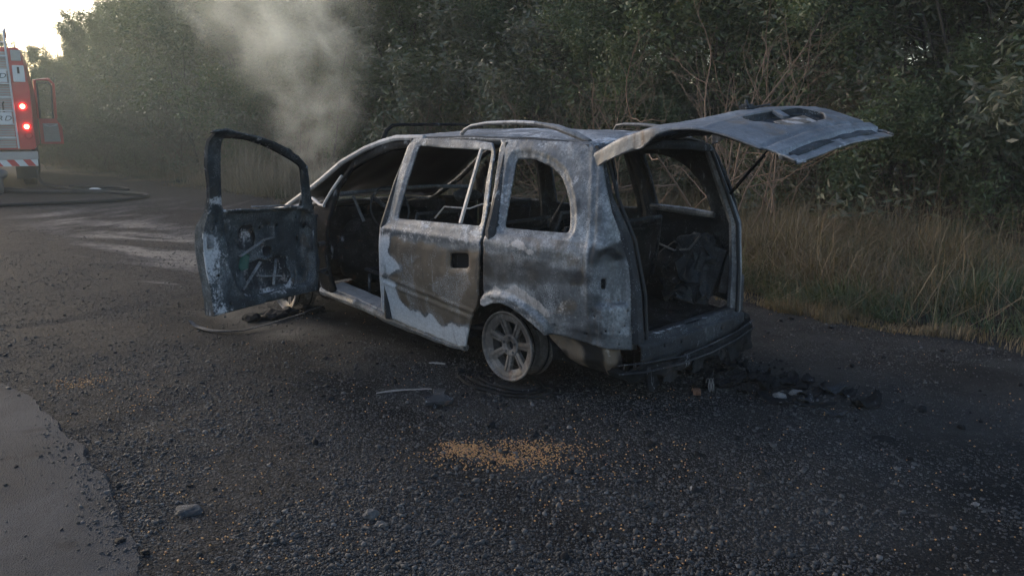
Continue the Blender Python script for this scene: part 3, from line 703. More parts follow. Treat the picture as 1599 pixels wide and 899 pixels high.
# --- windscreen, blackened laminate, bulging forward
def wsc(u, y):
    x = 1.36 + (2.62 - 1.36) * u; z = float(np.interp(u, [0, .2, .38, .58, .68, 1], [1.445, 1.38, 1.275, 1.13, 1.06, .865])) + .015
    yy = y * (.58 + .2 * u); return Vector((x + .20 * (1 - y * y) * (.35 + .65 * u), yy, z + .03 * (1 - y * y)))
o = panel('windscreen', [(.02, -1), (.02, 1), (.99, 1), (.99, -1)], wsc, M['glass'], car, [], .005, .06, None, lambda u, v: .02 * nz2(u, v, 4, 2) * u)

# --- bonnet, fenders, front end
def hoodf(x, y):
    return Vector((x, y, float(np.interp(x, [2.55, 2.8, 3.1, 3.35, 3.5], [.875, .86, .80, .72, .62])) + .03 * (1 - (y / .75) ** 2)))
panel('bonnet', [(2.58, -.72), (2.66, 0), (2.58, .72), (3.1, .74), (3.38, .66), (3.5, .35), (3.52, 0), (3.5, -.35), (3.38, -.66), (3.1, -.74)], hoodf, M['body'], car, [], .012, .05, lambda x, y: (.4, .2 + nz2(x, y, 3), .4), lambda x, y: .02 * nz2(x, y, 3, 8))
fen = [(2.04, .87), (2.35, .90), (2.6, .88), (2.8, .85), (3.1, .78), (3.35, .69), (3.42, .58), (3.38, .32), (3.08, .28)] + [(2.694 + .37 * math.cos(a), .21 + .37 * math.sin(a)) for a in [R_(q) for q in range(15, 180, 15)]] + [(2.33, .27), (2.10, .26)]
for fn_, fl in ((side, True), (side_r, False)):
    o = panel('front_fender', fen, fn_, M['dark'], car, [], .012, .04, lambda x, z: (.1 + nz2(x, z, 4), .7, .2), lambda x, z: .01 * nz2(x, z, 4, 8), flip=fl)
b = MB()
b.bar((3.38, -.62, .66), (3.38, .62, .66), .06); b.bar((3.40, -.66, .34), (3.40, .66, .34), .09, .12); b.bar((3.36, -.62, .2), (3.36, .62, .2), .05)
for y in (-.60, -.3, 0, .3, .60): b.bar((3.38, y, .2), (3.38, y, .66), .04)
b.box(Vector((3.33, 0, .43)), (.05, .55, .36)); b.jitter(.01, 6); b.build('front_frame', M['dark'], car)
b = MB(); b.box(Vector((2.95, 0, .48)), (.5, .7, .4), bev=.05); b.box(Vector((2.9, .1, .70)), (.35, .3, .1), bev=.03)
bmesh.ops.subdivide_edges(b.bm, edges=b.bm.edges[:], cuts=3); b.jitter(.04, 5); b.build('engine', M['int'], car)
b = MB(); b.box(Vector((2.42, 0, .56)), (.06, 1.5, .62)); bmesh.ops.subdivide_edges(b.bm, edges=b.bm.edges[:], cuts=4, use_grid_fill=True); b.jitter(.02, 6); b.build('bulkhead', M['int'], car)

# --- floor and interior
def floor_f(x, y):
    z = float(np.interp(x, [-.8, -.1, .2, .9, 1.1, 2.4], [.345, .35, .30, .24, .20, .24])); return Vector((x, y, z))
def rel_floor(x, y): return .010 * math.sin(y * 60) * (x < 0) * ss(y + .6, 0, .1) + .02 * nz2(x, y, 6, 4) + .008 * nz2(x, y, 20, 5)
panel('floor_pan', [(-.77, -.56), (-.77, .56), (-.3, .66), (.3, .78), (2.4, .78), (2.4, -.78), (.3, -.78), (-.3, -.66)], floor_f, M['int'], car, [], .02, .03, lambda x, y: (.15 * (x < -.2), 0, .1), rel_floor)
b = MB()
for x, y, r_ in [(2.1, .3, .28), (2.15, -.2, .3), (2.0, -.5, .25), (2.2, .55, .2)]:
    bmesh.ops.create_icosphere(b.bm, subdivisions=4, radius=r_, matrix=Matrix.Translation((x, y, .55)) @ Matrix.Diagonal((.8, 1.2, 1, 1)))
b.jitter(.07, 5); b.jitter(.02, 22); b.build('melted_dashboard', M['int'], car, True)
b = MB(); b.tube([(1.95, .70, 1.02), (1.96, .2, 1.035), (1.98, -.3, 1.03), (2.0, -.70, 1.0)], .017, 8)
b.bar((1.96, .55, 1.0), (1.90, .50, .80), .02); b.build('dashboard_beam', M['body'], car, True)
b = MB(); b.tube([(1.95, .38, .98), (1.75, .36, .90)], .02, 8); 
ring = [(1.74 + .04 * math.sin(a), .36 + .18 * math.cos(a), .90 + .17 * math.sin(a)) for a in [2 * math.pi * k / 24 for k in range(25)]]
b.tube(ring, .008, 6, False); b.build('steering_column', M['dark'], car, True)
def seat(x, y, wd, zb, zt, name='seat_frame', back=-.16):
    b_ = MB()
    b_.tube([(x, y - wd / 2, zb), (x + back * .5, y - wd / 2, (zb + zt) / 2), (x + back, y - wd / 2 + .03, zt), (x + back, y + wd / 2 - .03, zt), (x + back * .5, y + wd / 2, (zb + zt) / 2), (x, y + wd / 2, zb)], .014, 7)
    for k in range(5):
        t = (k + .5) / 5; b_.tube([(x + back * t, y - wd / 2 + .02, zb + (zt - zb) * t), (x + back * t + .02, y, zb + (zt - zb) * t - .01), (x + back * t, y + wd / 2 - .02, zb + (zt - zb) * t)], .005, 5)
    b_.tube([(x, y - wd / 2, zb), (x + .46, y - wd / 2, zb + .03), (x + .46, y + wd / 2, zb + .03), (x, y + wd / 2, zb)], .014, 7)
    for dy in (-1, 1):
        for dx in (.03, .42): b_.tube([(x + dx, y + dy * wd / 2, zb), (x + dx, y + dy * wd / 2, .24)], .012, 6)
    b_.jitter(.012, 6)
    s_ = b_.build(name, M['dark'], car, True)
    c_ = MB(); c_.box(Vector((x + .24, y, zb - .01)), (.44, wd * .94, .07), bev=.02)
    c_.box(Vector((x + back * .5, y, (zb + zt) / 2 - .01)), (.05, wd * .9, (zt - zb) * .92), Matrix.Rotation(math.atan2(back, zt - zb), 3, 'Y'), bev=.02)
    bmesh.ops.subdivide_edges(c_.bm, edges=c_.bm.edges[:], cuts=4, use_grid_fill=True); c_.jitter(.02, 9)
    c_.build('charred_seat_padding', M['int'], s_, True)
    return s_
seat(1.28, .38, .46, .42, .92); seat(1.28, -.38, .46, .42, .95)
seat(.42, .36, .52, .42, .93); seat(.42, -.26, .60, .42, .95)
seat(-.10, 0, 1.05, .40, .93, back=-.10)
for pa, pb in (((.10, .30, .93), (-.02, .28, 1.12)), ((-.42, .62, 1.02), (-.20, .45, .93))):
    b = MB(); b.tube([pa, pb], .006, 6); b.build('belt_stalk', M['rim'], car, True)
b = MB(); b.tube([(1.0, .52, .90), (.92, .50, .985), (.70, .46, .985), (.60, .44, 1.02), (.40, .42, 1.05)], .006, 6); b.build('bent_headrest_rod', M['pale'], car, True)
b = MB()
bmesh.ops.create_icosphere(b.bm, subdivisions=3, radius=.09, matrix=Matrix.Translation((1.12, .10, 1.03)) @ Matrix.Diagonal((1, 1.4, .6, 1))); b.jitter(.02, 12); b.build('charred_headrest', M['dark'], car, True)
# right inner wall trim, ledge and lumps
pbox('belt_rail', [(.05, -.735, .965), (-.25, -.72, .955), (-.50, -.69, .945)], [.022, .026, .02], M['body'], jit=.004)
b = MB()
bmesh.ops.create_icosphere(b.bm, subdivisions=4, radius=1, matrix=Matrix.Translation((-.30, -.62, .50)) @ Matrix.Diagonal((.30, .13, .22, 1)))
bmesh.ops.create_icosphere(b.bm, subdivisions=4, radius=1, matrix=Matrix.Translation((-.47, -.62, .60)) @ Matrix.Diagonal((.14, .10, .22, 1)))
bmesh.ops.create_icosphere(b.bm, subdivisions=4, radius=1, matrix=Matrix.Translation((.12, -.62, .5)) @ Matrix.Diagonal((.25, .12, .2, 1)))
b.jitter(.09, 7); b.jitter(.045, 17); b.jitter(.02, 40); b.build('melted_wheel_arch_lining', M['dark'], car, True)
b = MB(); b.bar((-.62, -.60, .74), (-.52, -.60, .42), .03, .10); b.bar((-.70, -.59, .70), (-.66, -.57, .45), .02, .05); b.build('lining_bracket', M['dark'], car)
b = MB(); b.tube([(.0, -.62, .72), (-.1, -.56, .74), (-.3, -.52, .70), (-.42, -.52, .72), (-.5, -.53, .82)], .008, 6); b.build('wiring_loom', M['body'], car, True)
# rear sill
def rsill(y, t):    # t along the section from inside top over the lip and down
    S = [(-.70, .365), (-.765, .375), (-.80, .372), (-.805, .345), (-.835, .335), (-.84, .25), (-.82, .20)]
    L = [0]
    for p, q in zip(S[:-1], S[1:]): L.append(L[-1] + math.dist(p, q))
    x = float(np.interp(t, L, [p[0] for p in S])); z = float(np.interp(t, L, [p[1] for p in S]))
    return Vector((x - .02 * (1 - (y / .55) ** 2), y, z + .01 * (-y)))
panel('rear_sill', [(-.56, 0), (.56, 0), (.56, .30), (-.56, .30)], rsill, M['dark'], car, [chaikin([(-.1, .055), (.06, .055), (.06, .085), (-.1, .085)], 1), circ((.36, .19), .01), circ((.2, .2), .008), circ((-.25, .2), .008)], .012, .02, lambda y, t: (.8 * bump1(t, .075, .022) * (1 if y > -.2 else .4), .5 * ss(t, .12, .16), .1), lambda y, t: .004 * nz2(y, t, 20, 3))
b = MB(); bp = [(-.72, .66, .17), (-.84, .56, .185), (-.90, .3, .195), (-.92, 0, .205), (-.91, -.3, .225), (-.87, -.58, .25), (-.78, -.72, .27), (-.6, -.78, .29)]
bp = [(x + .02, y, z - .01) for x, y, z in bp]; b.tube(bp, [.015, .022, .024, .024, .024, .027, .032, .02], 10, True, 1.7); bmesh.ops.subdivide_edges(b.bm, edges=b.bm.edges[:], cuts=4, use_grid_fill=True); b.jitter(.035, 7); b.jitter(.022, 20); b.jitter(.01, 45)
b.build('bumper_beam', M['black'], car, True)
b = MB(); b.tube([(x - .055, y, z + .02) for x, y, z in bp[:6]], .006, 5); b.tube([(x - .05, y, z + .07) for x, y, z in bp[:6]], .005, 5); b.jitter(.02, 9); b.jitter(.008, 40); b.build('bumper_wire', M['dark'], car, True)
rb2 = random.Random(9)
for k in range(9):
    i = rb2.randrange(1, 6); p0 = Vector(bp[i]).lerp(Vector(bp[i + 1]), rb2.random()) + Vector((-.02, 0, -.01)); w_ = rb2.uniform(.05, .14); h_ = rb2.uniform(.05, .12)
    b = MB(); b.box(p0 + Vector((0, 0, -h_ / 2)), (.008, w_, h_)); bmesh.ops.subdivide_edges(b.bm, edges=b.bm.edges[:], cuts=4, use_grid_fill=True); b.jitter(.03, 11); b.jitter(.012, 33); b.build('melted_bumper_scrap', M['black'], car, True)
# underbody
b = MB(); b.box(Vector((.9, 0, .16)), (3.0, 1.1, .06)); b.tube([(-.7, .3, .15), (.2, .25, .13), (1.6, .1, .14), (2.4, .1, .2)], .035, 8); b.box(Vector((-.55, .28, .16)), (.35, .4, .12), bev=.04)
b.tube([(0, -.7, .2), (0, .7, .2)], .045, 8); b.build('underbody', M['int'], car)

# --- tailgate
GT = [(-.05, 1.42), (0, 1.45), (.15, 1.52), (.3, 1.57), (.4, 1.595), (.65, 1.6), (.8, 1.575), (1.0, 1.515), (1.1, 1.485), (1.2, 1.455), (1.3, 1.42)]
gtx = [a for a, b_ in GT]; gtz = np.array([b_ for a, b_ in GT])
from math import atan2
def gz(t): return sum(float(np.interp(t + d, gtx, gtz)) for d in (-.05, -.025, 0, .025, .05)) / 5
def gyl(t, left): return float(np.interp(t, [0, .4, .8, 1.2], [.60, .635, .63, .635] if left else [.60, .62, .60, .50]))
def gatef(t, w_):
    yl = gyl(t, w_ > 0); a = abs(w_); y = min(a, yl); over = max(0, a - yl)
    k = min(over, .02); y += .5 * k; over = max(0, over - .01)
    yy = math.copysign(y, w_); z = gz(t) + .03 * (1 - (yy / .6) ** 2) - .055 * yy / .6
    return Vector((-.5 - t, yy + math.copysign(over * .12, w_), z - over))
def sk(t): return float(np.interp(t, [0, .36, .40, .45, .52, .65, 1.2], [.10, .10, .075, .045, .025, .016, .016]))
lft = [(t, gyl(t, True) + sk(t)) for t in (0, .1, .2, .3, .36, .40, .45, .52, .6, .7, .85, 1.0, 1.02, 1.10, 1.2)]
lft[12:] = [(1.02, gyl(1.02, True) + .016), (1.045, gyl(1.1, True) - .01), (1.10, gyl(1.1, True) - .012), (1.2, gyl(1.2, True) + .01)]
rgt = [(t, -gyl(t, False) - sk(t)) for t in (1.2, 1.0, .8, .6, .5, .4, .3, .15, 0)]
gout = lft + [(1.207, .36), (1.205, 0), (1.21, -.28)] + rgt
ghole = rnd([(.22, .53), (.50, .50), (.56, .3), (.57, 0), (.56, -.3), (.50, -.50), (.22, -.50), (.215, 0)], .04)
grec = rnd([(.715, -.34), (.715, .29), (.78, .31), (.935, .21), (.955, 0), (.945, -.20), (.86, -.36)], .03)
def rel_g(t, w_):
    d = 0
    if abs(w_) < .62: d += -.020 * ss(t, 1.10, 1.13) - .016 * bump1(t, 1.118, .012) - .012 * bump1(t, 1.022, .011) + .005 * bump1(t, 1.05, .02) + .004 * bump1(t, .70, .015)
    return d + .004 * nz2(t, w_, 3, 5)
def burn_g(t, w_):
    n_ = nz2(t, w_, 4, 31) * .6 + nz2(t, w_, 10, 7) * .3; r = .25 + n_ * .35; g_ = 0; b = .1
    if t < .5 and abs(w_) > .5: r = .32 + n_ * .3; b = .45
    if t > 1.115: r = .40 + n_ * .5; b = .5 * ss(-w_, -.1, .2)
    if .66 < t < 1.0 and abs(w_) < .45: b = .5; g_ = .12
    return (r, g_, b)
gate = panel('tailgate', gout, gatef, M['gate'], car, [ghole, grec], .010, .0125, burn_g, rel_g, flip=True)
tag(gate, 'raised tailgate with empty number plate recess and no glass')
# recess pan, number plate, wiper
def panf(t, y): v = gatef(t, y); return v + Vector((0, 0, -.045))
panel('plate_recess', [(.70, -.36), (.70, .31), (.80, .34), (.95, .22), (.97, 0), (.96, -.22), (.87, -.38)], panf, M['dark'], gate, [], .004, .04)
b = MB()
for i in range(len(grec)):
    p, q = grec[i], grec[(i + 1) % len(grec)]; b.poly([gatef(*p), gatef(*q), panf(*q), panf(*p)])
b.build('recess_wall', M['dark'], gate)
def platef(t, y): v = gatef(t, y); return v + Vector((0, 0, -.016))
panel('number_plate', [(.835, -.17), (.835, .17), (.93, .17), (.93, -.17)], platef, M['pale'], gate, [], .003, .02, lambda t, y: (.5 + nz2(t, y, 12) , .3 * ss(nz2(t, y, 14, 6), 0, .3), .8), lambda t, y: .006 * nz2(t, y, 9))
b = MB(); b.bar(gatef(.73, -.05) + Vector((0, 0, -.004)), gatef(.80, -.03) + Vector((0, 0, -.02)), .05, .02); b.jitter(.006, 20); b.build('handle_bracket', M['gate'], gate)
b = MB(); p = gatef(.585, .0) + Vector((0, 0, .012)); b.box(p, (.06, .09, .035), bev=.01); b.tube([p, p + Vector((.02, -.02, .04))], [.016, .008], 8); b.tube([p + Vector((0, -.03, .0)), gatef(.56, -.3) + Vector((0, 0, .012))], .007, 6)
b.jitter(.004, 20); b.build('wiper_motor_stub', M['dark'], gate, True)
# inner frame of the tailgate
def ginf(t, y): v = gatef(t, y * .93); return v + Vector((0, 0, -.045 - .01 * math.sin(t * 9)))
panel('tailgate_inner_frame', [(.05, -.58), (.05, .58), (.4, .585), (.66, .585), (1.0, .57), (1.15, .56), (1.15, -.42), (1.0, -.52), (.66, -.56)], ginf, M['dark'], gate,
      [chaikin([(.2, .49), (.52, .46), (.56, 0), (.52, -.46), (.2, -.47)], 1), chaikin([(.70, .40), (.95, .36), (.95, -.3), (.70, -.36)], 1)], .02, .04, None, lambda t, y: .008 * nz2(t, y, 6))
for sg in (1, -1):
    b = MB(); b.box(Vector((-.49, .42 * sg, 1.475 - .03 * sg)), (.10, .05, .03), bev=.006); b.build('hinge', M['dark'], gate)
b = MB(); b.tube([(-.66, -.60, 1.10), (-.90, -.575, 1.36)], .011, 8); b.tube([(-.88, -.577, 1.34), (-1.02, -.56, 1.50)], .006, 8); b.build('gas_strut', M['black'], gate, True)
b = MB(); b.tube([(-.52, .58, 1.36), (-.6, .55, 1.40), (-.9, .45, 1.49)], .006, 6); b.tube([(-.54, .30, 1.40), (-.58, .2, 1.43), (-.7, .0, 1.52)], .006, 6); b.build('hanging_wire', M['black'], gate, True)

# --- open driver's door
DA = R_(104); DD = Vector((math.cos(DA), math.sin(DA), 0)); DN = Vector((math.cos(DA + math.pi / 2), math.sin(DA + math.pi / 2), 0)); DH = Vector((1.95, .83, 0))
def doorf(u, z): return DH + DD * u + DN * (.866 - float(np.interp(z, WZx, WZy))) + Vector((0, 0, z))
def doorout(u, z): return doorf(u, z) - DN * (.085 - .055 * ss(z, .9, 1.05))
dout = [(1.235, 1.505), (1.20, 1.50), (1.165, 1.30), (1.12, 1.182), (1.10, 1.08), (1.094, .995), (1.108, .90), (1.105, .75), (1.091, .605), (1.079, .51), (1.080, .42), (1.084, .306), (.608, .315), (.127, .314), (.095, .42), (.073, .565), (.082, .835), (.149, .925), (.211, 1.064), (.255, 1.17), (.298, 1.255), (.38, 1.315), (.519, 1.387), (.66, 1.435), (.821, 1.472), (1.0, 1.498), (1.15, 1.515)]
dwin = rnd([(.985, 1.0), (1.035, 1.22), (1.095, 1.468), (.98, 1.465), (.871, 1.450), (.72, 1.41), (.586, 1.360), (.44, 1.30), (.345, 1.253), (.30, 1.10), (.255, .95)], .04)
rb = [(.985, .99), (.95, .86), (.918, .743), (.909, .616), (.885, .53), (.855, .45), (.80, .385), (.73, .362), (.60, .358), (.335, .362), (.17, .375), (.13, .45), (.12, .60), (.125, .80), (.16, .91), (.30, .955)]
h1 = rnd([(.79, .86), (.80, .72), (.74, .69), (.65, .69), (.64, .78), (.67, .86)], .04); h2 = rnd([(.585, .70), (.50, .70), (.50, .63), (.585, .63)], .03)
h3 = rnd([(.74, .60), (.77, .52), (.74, .43), (.60, .405), (.47, .42), (.38, .40), (.33, .47), (.37, .55), (.34, .60), (.45, .615), (.56, .60), (.62, .62)], .03); h4 = circ((.173, .801), .018, 10); h5 = circ((1.0, .565), .010, 8)
def rel_d(u, z):
    d = 0
    if z < 1.0:
        ins = pip(np.array([[u, z]]), rb)[0]; dd = dpoly((u, z), rb)
        d += -.035 * ss(dd, 0, .025) if ins else .008 * bump1(dd, .01, .012)
        if ins: d += .014 * nz2(u, z, 8, 2) + .006 * nz2(u, z, 20, 6) - .006 * bump1(z, .92, .01)
    else: d += .008 * bump1(dpoly((u, z), dwin), .03, .012) - .006 * ss(.02 - dpoly((u, z), dwin), 0, .01)
    return d
def burn_hilite_d(u, z):
    ins = pip(np.array([[u, z]]), rb)[0]
    if ins:
        de = min(dpoly((u, z), h) for h in (h1, h2, h3)); return (.12 + .35 * nz2(u, z, 9) + .35 * bump1(de, .008, .012) + .3 * bump1(dpoly((u, z), rb), .012, .012) + .25 * bump1(z, .37, .03), .25, .45 * ss(.3 - u, 0, .1))  # pale rims of holes and recess are highlights painted into the ash
    r = .25 + .5 * nz2(u, z, 5, 3)
    if u > .9 and z < 1.1: r += .18
    return (r, .08 + .4 * ss(.35 - u, 0, .15), .1)
fd = panel('front_door', dout, doorf, M['door_in'], car, [dwin, h1, h2, h3, h4, h5] + [circ(c_, r_, 8) for c_, r_ in (((1.02, .93), .007), ((1.04, .87), .006), ((.60, .83), .012), ((.52, .84), .012), ((.44, .83), .012), ((.25, .72), .02), ((.22, .50), .012), ((1.0, .45), .007), ((.93, .36), .007), ((.28, .87), .010))], .010, .0155, burn_hilite_d, rel_d, flip=True)
tag(fd, 'open left front door with stripped inner side')
panel('outer_skin', [p for p in dout], doorout, M['dark'], fd, [dwin], .006, .04, lambda u, z: (.4, .1, .3), lambda u, z: -.02 * bump1(z, .6, .5))
b = MB(); od = subdiv(dout, .05)
for p, q in zip(od, od[1:] + od[:1]): b.poly([doorf(*p), doorf(*q), doorout(*q), doorout(*p)])
b.build('door_edge', M['door_in'], fd)
b = MB()
def DP(u, z, o_=.0): return doorf(u, z) + DN * o_
b.bar(DP(.80, .66, -.02), DP(.585, .755, -.005), .028, .008); b.bar(DP(.585, .755, -.005), DP(.50, .76, -.005), .026, .008)
b.bar(DP(.79, .43, -.03), DP(.62, .60, -.02), .024, .008); b.bar(DP(.63, .50, -.035), DP(.44, .47, -.03), .03, .008); b.bar(DP(.47, .60, -.03), DP(.52, .42, -.03), .018, .008)
b.jitter(.004, 15); b.build('window_regulator', M['body'], fd)
b = MB(); b.box(DP(.76, .62, -.03), (.02, .06, .10)); bmesh.ops.subdivide_edges(b.bm, edges=b.bm.edges[:], cuts=3); b.jitter(.03, 15); b.build('melted_green_plastic', M['wood'], fd)
b = MB(); b.tube([DP(.15, .62, .01), DP(.17, .70, .03), DP(.14, .78, .02), DP(.2, .84, .0)], .012, 6); b.tube([DP(.08, .66, .0), (1.93, .80, .66)], .018, 6); b.tube([DP(.08, .45, .0), (1.95, .80, .45)], .018, 6); b.tube([DP(.10, .55, .02), DP(.12, .46, .03), (1.92, .82, .40)], .008, 6)
b.jitter(.008, 20); b.build('hinge_and_wiring', M['dark'], fd)
b = MB(); b.tube([DP(.36, .40, .012), DP(.33, .46, .016), DP(.34, .54, .012)], .007, 6); b.tube([DP(.45, .39, .01), DP(.65, .378, .012), DP(.80, .41, .010)], .005, 6); b.build('loose_cable', M['door_in'], fd, True)
b = MB(); b.tube([DP(.75, 1.003, .004), DP(.45, .985, .004), DP(.27, .96, .004)], .006, 6); b.build('window_seal', M['body'], fd, True)
b = MB(); b.box(DP(1.055, .80, .0), (.03, .05, .09), DD.to_track_quat('Y', 'Z').to_matrix(), bev=.006); b.build('door_latch', M['body'], fd)

# --- wheels
def make_wheel():
    root = empty('wheel', (0, 0, 0))
    b = MB(); b.lathe([(.150, -.028), (.175, -.012), (.198, -.008), (.203, 0), (.212, .006), (.218, .004), (.2185, -.004), (.210, -.010), (.203, -.014), (.199, -.032), (.180, -.050), (.170, -.066), (.170, -.12), (.190, -.145), (.198, -.165), (.203, -.178), (.217, -.186), (.218, -.192), (.208, -.192), (.194, -.176), (.160, -.13), (.158, -.07), (.150, -.028)], 72)
    b.build('rim', M['rim'], root, True)
    for k in range(7):
        a = 2 * math.pi * k / 7 - math.pi / 2 + .10
        b = MB()
        for s_ in (-1, 1):
            def P_(r, t, h): return (r * math.cos(a) - t * math.sin(a), h, r * math.sin(a) + t * math.cos(a))
            w0, w1 = .003, .021; w2, w3 = .004, .029
            top = [P_(.055, s_ * w0, -.032), P_(.055, s_ * w1, -.036), P_(.13, s_ * (w1 + .003), -.022), P_(.200, s_ * w3, -.012), P_(.200, s_ * w2, -.008), P_(.13, s_ * w0, -.018)]
            b.prism(top, (0, -.028, 0))
        b.bar(P_(.055, 0, -.046), P_(.198, 0, -.024), .02, .016)
        bmesh.ops.bevel(b.bm, geom=b.bm.edges[:], offset=.0022, segments=2, affect='EDGES')
        b.build('spoke', M['rim'], root, True)
    b = MB(); b.lathe([(.026, -.050), (.028, -.030), (.036, -.026), (.062, -.024), (.070, -.030), (.072, -.055), (.05, -.07)], 40)
    b.build('hub', M['rim'], root, True)
    b = MB(); b.lathe([(.0001, -.052), (.027, -.052)], 24); b.build('centre_bore', M['black'], root)
    for k in range(5):
        a = 2 * math.pi * k / 5 + .3; b = MB(); b.lathe([(.0001, -.0225), (.0085, -.0225), (.0095, -.035)], 12, c=(.049 * math.cos(a), 0, .049 * math.sin(a))); b.build('wheel_bolt', M['dark'], root, True)
    b = MB(); b.lathe([(.03, -.075), (.135, -.075), (.140, -.078), (.140, -.10), (.03, -.10)], 40); b.build('brake_disc', M['int'], root, True)
    b = MB(); b.lathe([(.208, -.150), (.214, -.146), (.2165, -.152), (.214, -.158), (.208, -.150)], 60); b.lathe([(.186, -.05), (.19, -.046), (.194, -.052), (.186, -.056), (.186, -.05)], 60)
    b.build('tyre_bead_wire', M['black'], root, True)
    return root
wheel = make_wheel(); wheel.parent = car; wheel.location = (0, .80, .218); wheel.rotation_euler = (0, 0, 0)
def copy_part(src, loc, rot):
    r = src.copy(); COL.objects.link(r); r.parent = car; r.location = loc; r.rotation_euler = rot
    for ch in src.children:
        c_ = ch.copy(); COL.objects.link(c_); c_.parent = r
    return r
copy_part(wheel, (0, -.80, .218), (0, 0, math.pi)); copy_part(wheel, (2.694, .78, .218), (0, .4, R_(-4))); copy_part(wheel, (2.694, -.78, .218), (0, .9, math.pi))

# ------------------------------------------------------------------ debris on the ground
def gh(x, y): return float(ground_h(np.array([[x, y]]))[0]) if not in_road(x, y) else hr
def G3(x, y, dz=0): return (x, y, gh(x, y) + dz)
# burnt tyre remains round the rear rim
a0 = c2w(-.02, .86); b = MB()
for k in range(3):
    r0 = .19 + .05 * k
    b.tube([G3(*c2w(-.02 + r0 * 1.25 * math.cos(t), .80 + r0 * .65 * math.sin(t) + .02 * k), .012) for t in [2 * math.pi * j / 22 for j in range(20)]], .009, 5)
b.jitter(.02, 7); tag(b.build('tyre_remains', M['black']), 'black wire and ash remains of the burnt rear tyre under the rim', 'debris')
tr = [(-2.52, 6.14, .05), (-2.46, 6.10, .015), (-2.38, 6.02, .02), (-2.29, 5.96, .015), (-2.18, 5.93, .02), (-2.05, 5.97, .02), (-1.9, 6.12, .03), (-1.72, 6.36, .05), (-1.6, 6.6, .07), (-1.48, 6.86, .10)]
b = MB(); b.tube([G3(x, y, z) for x, y, z in tr], [.018, .022, .024, .022, .020, .015, .014, .014, .014, .014], 6, True, .35); b.jitter(.008, 12)
tag(b.build('sill_trim_strip', M['dark'], None, True), 'long bent metal trim strip lying on the ground below the open front door', 'debris')
b = MB()
for (x, y, r_) in [(-1.95, 6.42, .10), (-1.85, 6.55, .08), (-2.1, 6.35, .06), (-1.7, 6.7, .09)]:
    bmesh.ops.create_icosphere(b.bm, subdivisions=3, radius=r_, matrix=Matrix.Translation(G3(x, y, .02)) @ Matrix.Diagonal((1.1, 1, .5, 1)))
b.jitter(.05, 9); b.jitter(.015, 30); tag(b.build('burnt_rubble', M['black'], None), 'heap of black burnt rubble beneath the open front door', 'debris')
def stick(x0, y0, x1, y1, r_, label, n_=8, mat='stickm'):
    b = MB(); pts = []
    for k in range(n_ + 1):
        t = k / n_; x = x0 + (x1 - x0) * t; y = y0 + (y1 - y0) * t; pts.append(G3(x, y + .008 * math.sin(t * 3), .010))
    b.tube(pts, [r_ * (.5 + .5 * math.sin(math.pi * (k + .7) / (n_ + 1.4))) for k in range(n_ + 1)], 6); b.jitter(.002, 25)
    tag(b.build('stick', M[mat], None, True), label, 'stick')
stick(-.80, 4.545, -.60, 4.605, .006, 'thin pale charred stick, left one of two in line before the rear wheel')
stick(-.60, 4.60, -.48, 4.615, .0055, 'short pale stick beside the bracket, right one of two in line')
stick(-.55, 5.14, -.44, 5.12, .007, 'short pale stick nearest the rear rim')
# bracket
b = MB(); bx_, by_ = -.42, 4.37; h0 = gh(bx_, by_)
b.prism([(bx_ - .04, by_ + .16, h0 + .02), (bx_ + .03, by_ + .17, h0 + .025), (bx_ + .035, by_ + .02, h0 + .03), (bx_ + .09, by_ + .01, h0 + .02), (bx_ + .08, by_ - .03, h0 + .015), (bx_ - .07, by_ - .055, h0 + .015), (bx_ - .075, by_ - .015, h0 + .02), (bx_ - .03, by_ + .02, h0 + .03)], (0, 0, .018))
bmesh.ops.subdivide_edges(b.bm, edges=b.bm.edges[:], cuts=2); b.jitter(.008, 22)
b.tube([(bx_ - .07, by_ - .02, h0 + .03), (bx_ - .085, by_ + .03, h0 + .03), (bx_ - .03, by_ + .05, h0 + .035)], .007, 6)
tag(b.build('metal_bracket', M['dark'], None), 'grey L-shaped metal bracket lying on the gravel before the rear wheel', 'debris')
# copper coils
b = MB(); x0, y0 = 1.06, 4.52
b.tube([(x0 + t * .009, y0 + .02 * math.cos(t * 6.283), gh(x0, y0) + .02 + .02 * math.sin(t * 6.283)) for t in np.arange(0, 5, .06)], .0035, 5)
g = simple('copper_wire', (.13, .065, .04), .7, .2); M['copper'] = g
tag(b.build('coil_spring', g, None, True), 'small reddish coil spring lying in the soot behind the minivan', 'debris')
b = MB(); x0, y0 = 1.16, 4.58
b.tube([(x0 + t * .018, y0 + .04 * math.cos(t * 6.283), gh(x0, y0) + .042 + .04 * math.sin(t * 6.283)) for t in np.arange(0, 2.2, .06)], .0035, 5)
tag(b.build('coil_spring', M['rail'], None, True), 'larger grey coil spring right of the reddish one', 'debris')
def lump(name, x, y, sx, sy, sz_, mat, label, cat='debris', seed=0, j=.25, rz=0):
    b = MB(); bmesh.ops.create_icosphere(b.bm, subdivisions=3, radius=1)
    for v in b.bm.verts:
        v.co *= 1 + j * mnoise.noise(v.co * 1.5 + Vector((seed, 0, 0))) * 1.6 + j * .4 * mnoise.noise(v.co * 5 + Vector((seed, 0, 0)))
        v.co = Vector((v.co.x * sx, v.co.y * sy, v.co.z * sz_))
    bmesh.ops.rotate(b.bm, verts=b.bm.verts, matrix=Matrix.Rotation(rz, 3, 'Z')); bmesh.ops.translate(b.bm, verts=b.bm.verts, vec=G3(x, y, sz_ * .5))
    tag(b.build(name, mat, None), label, cat)
lump('metal_lump', 1.55, 4.47, .04, .028, .02, M['rail'], 'pale grey melted metal lump in the debris behind the minivan', seed=1)
lump('metal_lump', 1.67, 4.52, .04, .03, .02, M['rail'], 'small grey lump between the pale lump and the bent plate', seed=2)
